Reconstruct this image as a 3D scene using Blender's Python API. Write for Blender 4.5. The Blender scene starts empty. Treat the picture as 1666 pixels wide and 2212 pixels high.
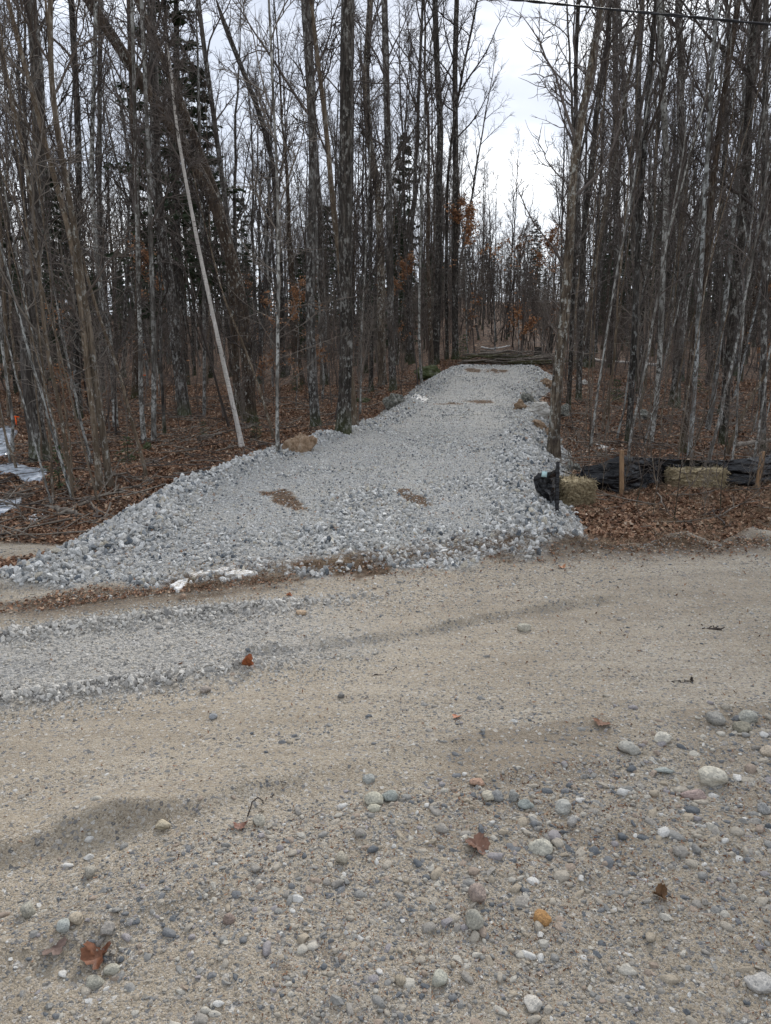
import bpy, bmesh, math, random
import numpy as np
from mathutils import Vector, Matrix, noise as mnoise

R = math.radians
rs = np.random.RandomState(7)
random.seed(7)
sc = bpy.context.scene
COL = sc.collection

# ------------------------------------------------------------------ camera, world, sun, exposure
PITCH = 12.1
CAMZ = 1.6
FPX = 1609.0                      # focal length in units of a 1666 x 2212 picture
cam_d = bpy.data.cameras.new('camera')
cam = bpy.data.objects.new('camera', cam_d)
COL.objects.link(cam)
cam.location = (0, 0, CAMZ)
cam.rotation_euler = (R(90 - PITCH), 0, 0)
cam_d.sensor_fit = 'VERTICAL'
cam_d.sensor_height = 24.0
cam_d.lens = 24.0 * FPX / 2212.0
cam_d.clip_start = 0.05
cam_d.clip_end = 3000
sc.camera = cam

SUN_EL, SUN_AZ = 36.0, 12.0        # degrees; azimuth to the right of straight ahead
world = bpy.data.worlds.new("World")
sc.world = world
world.use_nodes = True
nt = world.node_tree
for n in list(nt.nodes):
    nt.nodes.remove(n)


def nd(nt, typ, **kw):
    n = nt.nodes.new(typ)
    for k, v in kw.items():
        if k.startswith('i_'):
            n.inputs[k[2:].replace('_', ' ')].default_value = v
        else:
            setattr(n, k, v)
    return n


def ramp(nt, fac, stops, interp='LINEAR'):
    n = nt.nodes.new('ShaderNodeValToRGB')
    n.color_ramp.interpolation = interp
    e = n.color_ramp.elements
    while len(e) > 1:
        e.remove(e[-1])
    e[0].position, e[0].color = stops[0][0], (*stops[0][1], 1)
    for p, c in stops[1:]:
        x = e.new(p)
        x.color = (*c, 1)
    if fac is not None:
        nt.links.new(fac, n.inputs['Fac'])
    return n.outputs['Color']


def mix(nt, fac, a, b, blend='MIX'):
    n = nt.nodes.new('ShaderNodeMix')
    n.data_type = 'RGBA'
    n.blend_type = blend
    for sock, v in ((n.inputs[0], fac), (n.inputs[6], a), (n.inputs[7], b)):
        if isinstance(v, (int, float)):
            sock.default_value = v
        elif isinstance(v, tuple):
            sock.default_value = (*v, 1)
        else:
            nt.links.new(v, sock)
    return n.outputs[2]


def math_n(nt, op, a, b=None, clamp=False):
    n = nt.nodes.new('ShaderNodeMath')
    n.operation = op
    n.use_clamp = clamp
    for i, v in enumerate((a, b)):
        if v is None:
            continue
        if isinstance(v, (int, float)):
            n.inputs[i].default_value = v
        else:
            nt.links.new(v, n.inputs[i])
    return n.outputs[0]


def mapping(nt, vec, scale=(1, 1, 1), loc=(0, 0, 0)):
    n = nt.nodes.new('ShaderNodeMapping')
    n.inputs['Scale'].default_value = scale
    n.inputs['Location'].default_value = loc
    nt.links.new(vec, n.inputs['Vector'])
    return n.outputs[0]


def noise_n(nt, vec, scale, detail=4, rough=0.55, dist=0.0):
    n = nt.nodes.new('ShaderNodeTexNoise')
    n.inputs['Scale'].default_value = scale
    n.inputs['Detail'].default_value = detail
    n.inputs['Roughness'].default_value = rough
    n.inputs['Distortion'].default_value = dist
    if vec is not None:
        nt.links.new(vec, n.inputs['Vector'])
    return n.outputs['Fac']


def voro(nt, vec, scale, feature='F1', out='Color'):
    n = nt.nodes.new('ShaderNodeTexVoronoi')
    n.feature = feature
    n.inputs['Scale'].default_value = scale
    nt.links.new(vec, n.inputs['Vector'])
    return n.outputs[out]


sky = nd(nt, 'ShaderNodeTexSky')
sky.sky_type = 'NISHITA'
sky.sun_disc = False
sky.sun_elevation = R(SUN_EL)
sky.sun_rotation = R(SUN_AZ)
tcw = nd(nt, 'ShaderNodeTexCoord')
m1 = mapping(nt, tcw.outputs['Generated'], (1.0, 1.0, 2.4), (0.35, 0.1, 0.2))
cl = noise_n(nt, m1, 3.1, 5, 0.5, 0.3)
cl2 = noise_n(nt, mapping(nt, tcw.outputs['Generated'], (1, 1, 2), (3.1, 0, 0.7)), 1.3, 2, 0.5, 0.0)
cs = math_n(nt, 'ADD', math_n(nt, 'MULTIPLY', cl, 0.65), math_n(nt, 'MULTIPLY', cl2, 0.35))
cloud = ramp(nt, cs, [(0.40, (3.1, 3.4, 4.0)), (0.49, (3.8, 4.1, 4.7)), (0.555, (5.4, 5.7, 6.15)), (0.63, (8.2, 8.35, 8.55))])
skyc = mix(nt, 0.93, sky.outputs[0], cloud)
bg = nd(nt, 'ShaderNodeBackground')
nt.links.new(skyc, bg.inputs['Color'])
bg.inputs['Strength'].default_value = 0.1
wo = nd(nt, 'ShaderNodeOutputWorld')
nt.links.new(bg.outputs[0], wo.inputs['Surface'])

sun_d = bpy.data.lights.new('sun', 'SUN')
sun_d.energy = 1.5
sun_d.angle = R(10)
sun_d.color = (1.0, 0.965, 0.92)
sun = bpy.data.objects.new('sun', sun_d)
COL.objects.link(sun)
sun.rotation_euler = (R(-(90 - SUN_EL)), 0, R(-SUN_AZ))   # shines from ahead towards the camera
sc.view_settings.view_transform = 'Standard'
sc.view_settings.look = 'None'
sc.view_settings.gamma = 1
sc.view_settings.use_curve_mapping = False
sc.view_settings.exposure = 1.10
sc.render.engine = 'CYCLES'
sc.cycles.max_bounces = 5
sc.cycles.diffuse_bounces = 3
sc.cycles.glossy_bounces = 2


# ------------------------------------------------------------------ helpers
def tag(o, label=None, cat=None, group=None, kind=None):
    for k, v in (('label', label), ('category', cat), ('group', group), ('kind', kind)):
        if v:
            o[k] = v
    return o


def empty(name, loc=(0, 0, 0), rz=0.0):
    o = bpy.data.objects.new(name, None)
    o.empty_display_size = 0.1
    o.location = loc
    o.rotation_euler = (0, 0, rz)
    COL.objects.link(o)
    return o


def mesh_np(name, V, F, smooth=True, mats=()):
    """F: list of index arrays, each (n, k)."""
    if isinstance(F, np.ndarray):
        F = [F]
    F = [f for f in F if len(f)]
    me = bpy.data.meshes.new(name)
    me.vertices.add(len(V))
    me.vertices.foreach_set('co', np.ascontiguousarray(V, dtype=np.float32).ravel())
    nl = sum(f.size for f in F)
    npoly = sum(len(f) for f in F)
    me.loops.add(nl)
    me.loops.foreach_set('vertex_index', np.concatenate([f.ravel() for f in F]).astype(np.int32))
    me.polygons.add(npoly)
    tot = np.concatenate([np.full(len(f), f.shape[1], np.int32) for f in F])
    st = np.concatenate([[0], np.cumsum(tot)[:-1]]).astype(np.int32)
    me.polygons.foreach_set('loop_start', st)
    me.update(calc_edges=True)
    me.validate()
    if smooth:
        me.polygons.foreach_set('use_smooth', np.ones(len(me.polygons), bool))
    for m in mats:
        me.materials.append(m)
    return me


def obj(name, me, parent=None, loc=None):
    o = bpy.data.objects.new(name, me)
    COL.objects.link(o)
    if loc is not None:
        o.location = loc
    if parent is not None:
        o.parent = parent
    return o


def norm(v):
    return v / np.maximum(np.linalg.norm(v, axis=-1, keepdims=True), 1e-9)


def tubes(P, Rd, sides, cap=False):
    """P (N,K,3), Rd (N,K) -> verts, [faces]."""
    N, K, _ = P.shape
    T = np.empty_like(P)
    T[:, 1:-1] = P[:, 2:] - P[:, :-2]
    T[:, 0] = P[:, 1] - P[:, 0]
    T[:, -1] = P[:, -1] - P[:, -2]
    T = norm(T)
    avg = norm(P[:, -1] - P[:, 0])
    ref = np.where((np.abs(avg[:, 2:3]) > 0.75), np.array([[1.0, 0, 0]]), np.array([[0, 0, 1.0]]))
    ref = np.broadcast_to(ref[:, None], P.shape)
    n1 = norm(ref - (ref * T).sum(-1, keepdims=True) * T)
    n2 = np.cross(T, n1)
    a = np.arange(sides) * 2 * np.pi / sides
    V = P[:, :, None] + Rd[:, :, None, None] * (n1[:, :, None] * np.cos(a)[None, None, :, None] + n2[:, :, None] * np.sin(a)[None, None, :, None])
    idx = np.arange(N * K * sides).reshape(N, K, sides)
    i0 = idx[:, :-1]
    i1 = idx[:, 1:]
    F = np.stack([i0, np.roll(i0, -1, 2), np.roll(i1, -1, 2), i1], -1).reshape(-1, 4)
    fs = [F]
    if cap:
        fs.append(idx[:, 0, ::-1].reshape(-1, sides))
        fs.append(idx[:, -1].reshape(-1, sides))
    return V.reshape(-1, 3), fs


def join_parts(parts):
    Vs, Fs, off = [], {}, 0
    for V, F in parts:
        Vs.append(V)
        for f in F:
            Fs.setdefault(f.shape[1], []).append(f + off)
        off += len(V)
    return np.concatenate(Vs), [np.concatenate(x) for x in Fs.values()]


def sstep(a, b, x):
    t = np.clip((x - a) / (b - a), 0, 1)
    return t * t * (3 - 2 * t)


# value noise on numpy arrays
_perm = np.random.RandomState(3).rand(256, 256)


def vnoise(x, y, f=1.0, seed=0):
    x = x * f + seed * 17.3
    y = y * f + seed * 9.7
    xi = np.floor(x).astype(int)
    yi = np.floor(y).astype(int)
    u = x - xi
    v = y - yi
    u = u * u * (3 - 2 * u)
    v = v * v * (3 - 2 * v)
    g = lambda a, b: _perm[a & 255, b & 255]
    return (g(xi, yi) * (1 - u) + g(xi + 1, yi) * u) * (1 - v) + (g(xi, yi + 1) * (1 - u) + g(xi + 1, yi + 1) * u) * v - 0.5


def fbm(x, y, f, o=4, seed=0):
    s = 0
    a = 1.0
    for k in range(o):
        s = s + a * vnoise(x, y, f * 2.03 ** k, seed + k)
        a *= 0.5
    return s


# ------------------------------------------------------------------ terrain
PY = [-400, 0, 5, 6.8, 8, 14, 20, 28, 40, 60, 100, 160, 400, 900]
PL = [0, 0, -0.08, -0.24, -0.52, -0.42, -0.15, 0.20, 0.75, 1.7, 5.5, 9, 10, 10]
PC = [0, 0, -0.10, -0.25, -0.35, -0.25, 0.35, 1.20, 2.7, 5.8, 13.0, 17, 17, 17]
PR = [0, 0, -0.02, -0.20, -0.33, -0.28, -0.02, 0.55, 1.3, 3.0, 8.0, 11, 12, 12]
DY = [4.6, 5.7, 6.4, 8.7, 10.4, 13.06, 16.7, 20.6, 22.5, 24.4, 27]
DL = [-3.1, -2.75, -2.45, -2.5, -2.3, -1.49, 0.0, 0.95, 1.5, 2.1, 3.0]
DR = [3.4, 2.3, 1.45, 1.66, 2.05, 2.5, 3.3, 4.1, 4.75, 4.9, 4.9]
DZ = [0.0, 0.02, 0.05, 0.06, 0.08, 0.10, 0.20, 0.52, 0.83, 1.12, 1.15]
CR, SR = math.cos(R(20)), math.sin(R(20))


def st_of(x, y):
    return x * CR + y * SR, -x * SR + y * CR


def floor_h(x, y):
    wl = 1 - sstep(-4, 2.5, x - 0.1 * (y - 14))
    wr = sstep(4.5, 10, x)
    wc = 1 - wl - wr
    wc = np.maximum(wc, 0)
    z = wl * np.interp(y, PY, PL) + wc * np.interp(y, PY, PC) + wr * np.interp(y, PY, PR)
    amp = sstep(5.5, 8, y)
    return z + amp * (0.16 * fbm(x, y, 0.45, 3, 5) + 0.05 * fbm(x, y, 2.5, 3, 8))


def drive_d(x, y):
    """signed distance inside the driveway's top (positive inside)"""
    n = 0.25 * fbm(x, y, 0.9, 3, 11)
    xl = np.interp(y, DY, DL)
    xr = np.interp(y, DY, DR)
    d = np.minimum((x - xl) * 0.9, (xr - x) * 0.95) + n * 0.5
    d = np.minimum(d, (26.2 - y) * 0.8 + n)
    s, t = st_of(x, y)
    te = np.interp(s, [-3, -1, 0, 1.3, 2.4, 3.9], [5.95, 5.8, 5.45, 5.02, 4.95, 5.3]) + 0.16 * fbm(s, t, 1.2, 3, 13)
    return d, t - te


def terrain(x, y):
    x = np.asarray(x, float)
    y = np.asarray(y, float)
    s, t = st_of(x, y)
    zf = floor_h(x, y)
    # the road: flat across the frame, crowned, with ruts and ledges
    edge = 5.25 + 0.25 * fbm(s, t, 0.5, 3, 20) - 0.38 * sstep(2.4, 5, s)
    road = 0.03 * fbm(x, y, 0.6, 3, 21) + 0.012 * fbm(x, y, 4.0, 3, 22)
    # low windrow of sand on the near edge of the road
    w1 = 2.45 + 0.10 * np.sin(s * 1.3 + 0.4) + 0.12 * fbm(s, t, 1.1, 2, 23)
    amp1 = 0.078 * (1 - sstep(-0.3, 1.3, s)) * (0.75 + 0.6 * fbm(s, t, 2.0, 2, 24)) + 0.022
    dt = t - w1
    road += amp1 * np.where(dt < 0, np.exp(-(dt / 0.065) ** 2), np.exp(-(dt / 0.20) ** 2)) * (1 + 0.35 * fbm(x, y, 9.0, 2, 45))
    w1b = 2.02 + 0.1 * np.sin(s * 1.9)
    road += 0.04 * np.exp(-((t - w1b) / 0.08) ** 2) * (1 - sstep(-0.2, 0.9, s))
    # ledge in the middle of the road
    w2 = 3.72 + 0.08 * s + 0.04 * np.sin(s * 3.1) + 0.1 * fbm(s, t, 1.3, 2, 25)
    dt = t - w2
    a2 = 0.06 * (0.6 + fbm(s, t, 2.2, 2, 39)) * sstep(0.3, 0.8, s) * (1 - sstep(2.2, 4.5, s)) + 0.008
    road += a2 * np.where(dt < 0, np.exp(-(dt / 0.045) ** 2), np.exp(-(dt / 0.22) ** 2)) * (1 + 0.5 * fbm(x, y, 9.0, 2, 46))
    # shallow wheel tracks
    road -= 0.02 * np.exp(-((t - 3.55) / 0.35) ** 2) + 0.015 * np.exp(-((t - 4.65) / 0.28) ** 2)
    # left stony wheel track with its two ridges
    lm = 1 - sstep(0.4, 1.7, s)
    road += lm * (0.045 * np.exp(-((t - 4.52) / 0.14) ** 2) + 0.03 * np.exp(-((t - 3.62) / 0.09) ** 2) - 0.02 * np.exp(-((t - 4.05) / 0.3) ** 2))
    # near shoulder: lumpy
    near = 1 - sstep(1.9, 2.4, t)
    road += near * (0.06 * fbm(x, y, 1.6, 3, 27) + 0.022 * fbm(x, y, 7, 3, 28)) + 0.006 * fbm(s * 0.3, t, 9.0, 3, 29) + 0.008 * fbm(x, y, 14, 2, 36) * sstep(0.1, 0.5, fbm(x, y, 1.1, 2, 37) + 0.2)
    k = sstep(-0.15, 0.9, t - edge)
    z = road * (1 - k) + zf * k
    # berm of scraped dirt along the far edge to the right
    bm = sstep(2.2, 3.4, s) * np.exp(-((t - edge - 0.12 + 0.2 * fbm(s, t, 1.0, 2, 30)) / 0.22) ** 2)
    z = z + bm * (0.05 + 0.13 * fbm(x, y, 2.6, 4, 31))
    d, ta = drive_d(x, y)
    top = np.interp(y, DY, DZ) + 0.03 * fbm(x, y, 0.8, 3, 33) + 0.02 * fbm(x, y, 3.5, 3, 34)
    # compacted wheel tracks lie a little lower, shoulders heap up
    top = top + 0.05 * np.exp(-((d - 0.25) / 0.25) ** 2)
    emb = top - 0.62 * np.maximum(-d, 0) + 0.05 * fbm(x, y, 2.0, 3, 35) * sstep(0.5, -0.1, d)
    emb = emb - 0.5 * np.maximum(-ta - 0.02, 0) - 0.02
    hh = emb - z
    sm = 0.04
    zz = z + 0.5 * (hh + np.sqrt(hh * hh + sm * sm)) - 0.008
    zz = np.where(y > 4, zz, z)
    return zz


def zones(x, y):
    """weights: gravel, litter, soil, stony track"""
    s, t = st_of(x, y)
    d, ta = drive_d(x, y)
    zf = floor_h(x, y)
    top = np.interp(y, DY, DZ)
    toe = np.clip((top - zf) / 0.62, 0.0, 0.9)
    n = 0.3 * fbm(x, y, 2.5, 3, 40)
    g = sstep(-0.12, 0.06, d + toe + n * 0.3) * sstep(-0.1, 0.1, ta + n * 0.7) * (y > 4)
    edge = 5.25 + 0.25 * fbm(s, t, 0.5, 3, 20) - 0.38 * sstep(2.4, 5, s)
    lit = sstep(0.12, 0.45, t - edge + 0.8 * n)
    # sand flat beside the apron on the left
    sand = np.exp(-(((x + 4.5) / 1.6) ** 2 + ((y - 7.15) / 1.1) ** 2) ** 2)
    lit = lit * (1 - sstep(0.2, 0.5, sand + n * 0.4))
    lit = lit * (1 - g)
    lit = lit * np.where(s < 3.0, sstep(0.0, 0.35, ta + n * 0.5), 1)
    sfar = sstep(-1.0, -2.4, s)
    soil = np.exp(-((t - edge + 0.05) / 0.28) ** 2) * sstep(-0.25, 0.25, fbm(x, y, 1.6, 4, 42) + 0.12)
    soil = np.clip(soil, 0, 1) * (1 - g)
    tr = (1 - sstep(0.3, 1.8, s + 0.9 * n)) * sstep(3.48, 3.65, t + 0.2 * n) * (1 - sstep(4.52, 4.72, t + 0.2 * n))
    s2 = np.exp(-((t - 5.0) / 0.32) ** 2) * (1 - sstep(0.6, 1.8, s)) * sstep(-0.02, 0.3, fbm(s * 0.35, t, 3.0, 4, 43)) * 0.9
    soil = np.maximum(soil, s2 * (1 - g))
    return g, lit, soil, tr


def damp_sand(x, y):
    s, t = st_of(x, y)
    w1 = 2.45 + 0.10 * np.sin(s * 1.3 + 0.4) + 0.12 * fbm(s, t, 1.1, 2, 23)
    w2 = 3.72 + 0.08 * s + 0.04 * np.sin(s * 3.1) + 0.1 * fbm(s, t, 1.3, 2, 25)
    rough = sstep(-0.35, 0.15, fbm(x, y, 14.0, 3, 44))
    a = 0.4 * rough * np.exp(-((t - w1 + 0.05) / 0.07) ** 2) * sstep(-0.5, 0.1, fbm(x, y, 3.0, 3, 38)) * (1 - sstep(0.2, 1.6, s))
    b = 0.3 * rough * np.exp(-((t - w2 + 0.01) / 0.05) ** 2) * sstep(0.3, 0.8, s) * sstep(-0.4, 0.2, fbm(x, y, 4.0, 3, 26)) * (1 - sstep(2.2, 4.5, s))
    c = (t < w1) * sstep(-0.02, 0.22, fbm(x, y, 1.7, 4, 120)) * 0.95
    e = sstep(0.05, 0.3, fbm(s * 0.25, t, 1.6, 4, 121)) * 0.45
    return np.clip(np.maximum.reduce([a * 1.1, b, c, e]), 0, 1)


def unproject(px, py, zoff=0.0):
    """picture position (1666x2212 units) -> point on the terrain"""
    u = (px - 833.0) / FPX
    v = (1106.0 - py) / FPX
    c, s_ = math.cos(R(PITCH)), math.sin(R(PITCH))
    d = np.array([u, c + v * s_, -s_ + v * c])
    ts = np.exp(np.linspace(math.log(1.2), math.log(160), 900))
    P = np.array([0, 0, CAMZ])[None] + ts[:, None] * d[None]
    h = terrain(P[:, 0], P[:, 1]) + zoff
    below = np.nonzero(P[:, 2] < h)[0]
    i = below[0] if len(below) else len(ts) - 1
    return P[i]


def at_depth(px, py, Y):
    """point of the picture ray on the vertical plane y = Y"""
    u = (px - 833.0) / FPX
    v = (1106.0 - py) / FPX
    c, s_ = math.cos(R(PITCH)), math.sin(R(PITCH))
    k = Y / (c + v * s_)
    return np.array([u * k, Y, CAMZ + k * (-s_ + v * c)])


def project(p):
    c, s_ = math.cos(R(PITCH)), math.sin(R(PITCH))
    x, y, z = p[0], p[1], p[2] - CAMZ
    dep = y * c - z * s_
    return 833 + FPX * x / dep, 1106 - FPX * (y * s_ + z * c) / dep


def gz(x, y):
    return float(terrain(np.array([x]), np.array([y]))[0])


# ------------------------------------------------------------------ materials
def new_mat(name):
    m = bpy.data.materials.new(name)
    m.use_nodes = True
    nt = m.node_tree
    b = nt.nodes['Principled BSDF']
    b.inputs['Roughness'].default_value = 0.9
    b.inputs['Specular IOR Level'].default_value = 0.3
    return m, nt, b


def bump(nt, b, h, strength=0.5, dist=0.01):
    n = nt.nodes.new('ShaderNodeBump')
    n.inputs['Strength'].default_value = strength
    n.inputs['Distance'].default_value = dist
    nt.links.new(h, n.inputs['Height'])
    nt.links.new(n.outputs[0], b.inputs['Normal'])
    return n


def mat_ground():
    m, nt, b = new_mat('ground_surface')
    L = nt.links
    tc = nd(nt, 'ShaderNodeTexCoord').outputs['Object']
    za = nd(nt, 'ShaderNodeVertexColor', layer_name='zone')
    sep = nd(nt, 'ShaderNodeSeparateColor')
    L.new(za.outputs['Color'], sep.inputs[0])
    big = noise_n(nt, tc, 0.9, 5, 0.6, 0.4)
    mid = noise_n(nt, tc, 7, 5, 0.65)
    sand = ramp(nt, big, [(0.3, (0.33, 0.275, 0.20)), (0.5, (0.47, 0.405, 0.31)), (0.68, (0.56, 0.50, 0.405))])
    sand = mix(nt, math_n(nt, 'MULTIPLY', mid, 0.6), sand, (0.27, 0.21, 0.15))
    damp = za.outputs['Alpha']
    sand = mix(nt, math_n(nt, 'MULTIPLY', damp, 0.7), sand, (0.25, 0.20, 0.145))
    streak = noise_n(nt, None, 1.0, 4, 0.6)
    stn = streak.node
    mpn = nt.nodes.new('ShaderNodeMapping')
    mpn.inputs['Rotation'].default_value = (0, 0, R(-20))
    mpn.inputs['Scale'].default_value = (1.1, 11, 3)
    L.new(tc, mpn.inputs['Vector'])
    L.new(mpn.outputs[0], stn.inputs['Vector'])
    sand = mix(nt, 0.55, sand, ramp(nt, streak, [(0.34, (0.62, 0.60, 0.58)), (0.5, (1.0, 1.0, 1.0)), (0.66, (1.22, 1.22, 1.22))]), 'MULTIPLY')
    # grains
    v1 = voro(nt, tc, 170)
    g1 = nd(nt, 'ShaderNodeSeparateColor')
    L.new(v1, g1.inputs[0])
    grain = ramp(nt, g1.outputs[0], [(0.0, (0.035, 0.035, 0.035)), (0.10, (0.09, 0.085, 0.08)), (0.2, (0.34, 0.29, 0.225)), (0.7, (0.40, 0.34, 0.26)), (0.86, (0.50, 0.46, 0.40)), (1.0, (0.62, 0.60, 0.56))])
    sand = mix(nt, math_n(nt, 'SUBTRACT', 0.45, math_n(nt, 'MULTIPLY', damp, 0.25)), sand, grain)
    v2 = voro(nt, tc, 85)
    g2 = nd(nt, 'ShaderNodeSeparateColor')
    L.new(v2, g2.inputs[0])
    peb = ramp(nt, g2.outputs[1], [(0, (0.09, 0.10, 0.11)), (0.4, (0.22, 0.22, 0.22)), (0.7, (0.36, 0.32, 0.27)), (1, (0.6, 0.58, 0.54))])
    sand = mix(nt, math_n(nt, 'MULTIPLY', math_n(nt, 'GREATER_THAN', g2.outputs[0], 0.84), 0.8), sand, peb)
    # gravel fines
    v3 = voro(nt, tc, 55)
    g3 = nd(nt, 'ShaderNodeSeparateColor')
    L.new(v3, g3.inputs[0])
    grav = ramp(nt, g3.outputs[0], [(0.0, (0.10, 0.115, 0.13)), (0.15, (0.24, 0.25, 0.26)), (0.5, (0.40, 0.405, 0.40)), (0.8, (0.50, 0.50, 0.49)), (0.93, (0.42, 0.37, 0.29)), (1.0, (0.68, 0.68, 0.68))])
    grav = mix(nt, math_n(nt, 'MULTIPLY', ramp(nt, noise_n(nt, tc, 1.6, 4, 0.6), [(0.35, (0, 0, 0)), (0.6, (1, 1, 1))]), 0.45), grav, (0.48, 0.455, 0.40))
    # leaf litter
    mp = mapping(nt, tc, (1, 1, 1))
    wob = nt.nodes.new('ShaderNodeVectorMath')
    wob.operation = 'ADD'
    nn = nd(nt, 'ShaderNodeTexNoise')
    nn.inputs['Scale'].default_value = 22
    L.new(tc, nn.inputs['Vector'])
    sc_ = nt.nodes.new('ShaderNodeVectorMath')
    sc_.operation = 'SCALE'
    sc_.inputs['Scale'].default_value = 0.06
    L.new(nn.outputs['Color'], sc_.inputs[0])
    L.new(mp, wob.inputs[0])
    L.new(sc_.outputs[0], wob.inputs[1])
    v4 = voro(nt, wob.outputs[0], 20)
    g4 = nd(nt, 'ShaderNodeSeparateColor')
    L.new(v4, g4.inputs[0])
    lit = ramp(nt, g4.outputs[0], [(0.0, (0.018, 0.011, 0.008)), (0.25, (0.055, 0.030, 0.018)), (0.55, (0.12, 0.062, 0.036)), (0.8, (0.21, 0.115, 0.068)), (0.95, (0.34, 0.23, 0.155)), (1.0, (0.42, 0.34, 0.26))])
    lit = mix(nt, ramp(nt, noise_n(nt, tc, 2.2, 5, 0.65), [(0.42, (0, 0, 0)), (0.62, (1, 1, 1))]), mix(nt, 0.5, lit, (0.035, 0.022, 0.015)), lit)
    soil = ramp(nt, noise_n(nt, tc, 26, 5, 0.7), [(0.3, (0.035, 0.022, 0.014)), (0.52, (0.10, 0.065, 0.04)), (0.72, (0.22, 0.16, 0.105))])
    c = mix(nt, sep.outputs[2], sand, soil)
    c = mix(nt, sep.outputs[0], c, grav)
    c = mix(nt, sep.outputs[1], c, lit)
    L.new(c, b.inputs['Base Color'])
    d1 = voro(nt, tc, 170, 'F1', 'Distance')
    d2 = voro(nt, tc, 60, 'F1', 'Distance')
    d4 = voro(nt, wob.outputs[0], 20, 'F1', 'Distance')
    h = math_n(nt, 'ADD', math_n(nt, 'MULTIPLY', d1, -0.35), math_n(nt, 'MULTIPLY', noise_n(nt, tc, 35, 6, 0.7), 1.2))
    h = math_n(nt, 'ADD', h, math_n(nt, 'MULTIPLY', math_n(nt, 'MULTIPLY', d2, sep.outputs[0]), -1.6))
    h = math_n(nt, 'ADD', h, math_n(nt, 'MULTIPLY', math_n(nt, 'MULTIPLY', d4, sep.outputs[1]), -3.5))
    bump(nt, b, h, 1.0, 0.018)
    b.inputs['Specular IOR Level'].default_value = 0.15
    return m


def mat_stone(name, stops, speck=0.5, sc_=60.0, rough=0.85):
    m, nt, b = new_mat(name)
    L = nt.links
    tc = nd(nt, 'ShaderNodeTexCoord').outputs['Object']
    oi = nd(nt, 'ShaderNodeObjectInfo')
    base = ramp(nt, oi.outputs['Random'], stops, 'CONSTANT')
    off = nt.nodes.new('ShaderNodeVectorMath')
    off.operation = 'ADD'
    cmb = nd(nt, 'ShaderNodeCombineXYZ')
    L.new(math_n(nt, 'MULTIPLY', oi.outputs['Random'], 71.0), cmb.inputs[0])
    L.new(tc, off.inputs[0])
    L.new(cmb.outputs[0], off.inputs[1])
    n1 = noise_n(nt, off.outputs[0], 3.0, 4, 0.6)
    v = nd(nt, 'ShaderNodeSeparateColor')
    L.new(voro(nt, off.outputs[0], 11), v.inputs[0])
    sp = ramp(nt, v.outputs[0], [(0, (0.45, 0.46, 0.5)), (0.3, (0.85, 0.85, 0.85)), (0.7, (1.1, 1.1, 1.1)), (1, (1.45, 1.42, 1.38))])
    c = mix(nt, speck, base, sp, 'MULTIPLY')
    c = mix(nt, 0.55, c, ramp(nt, n1, [(0.3, (0.7, 0.69, 0.67)), (0.7, (1.15, 1.13, 1.1))]), 'MULTIPLY')
    L.new(c, b.inputs['Base Color'])
    b.inputs['Roughness'].default_value = rough
    bump(nt, b, noise_n(nt, off.outputs[0], 5, 4, 0.65), 0.35, 0.12)
    return m


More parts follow.
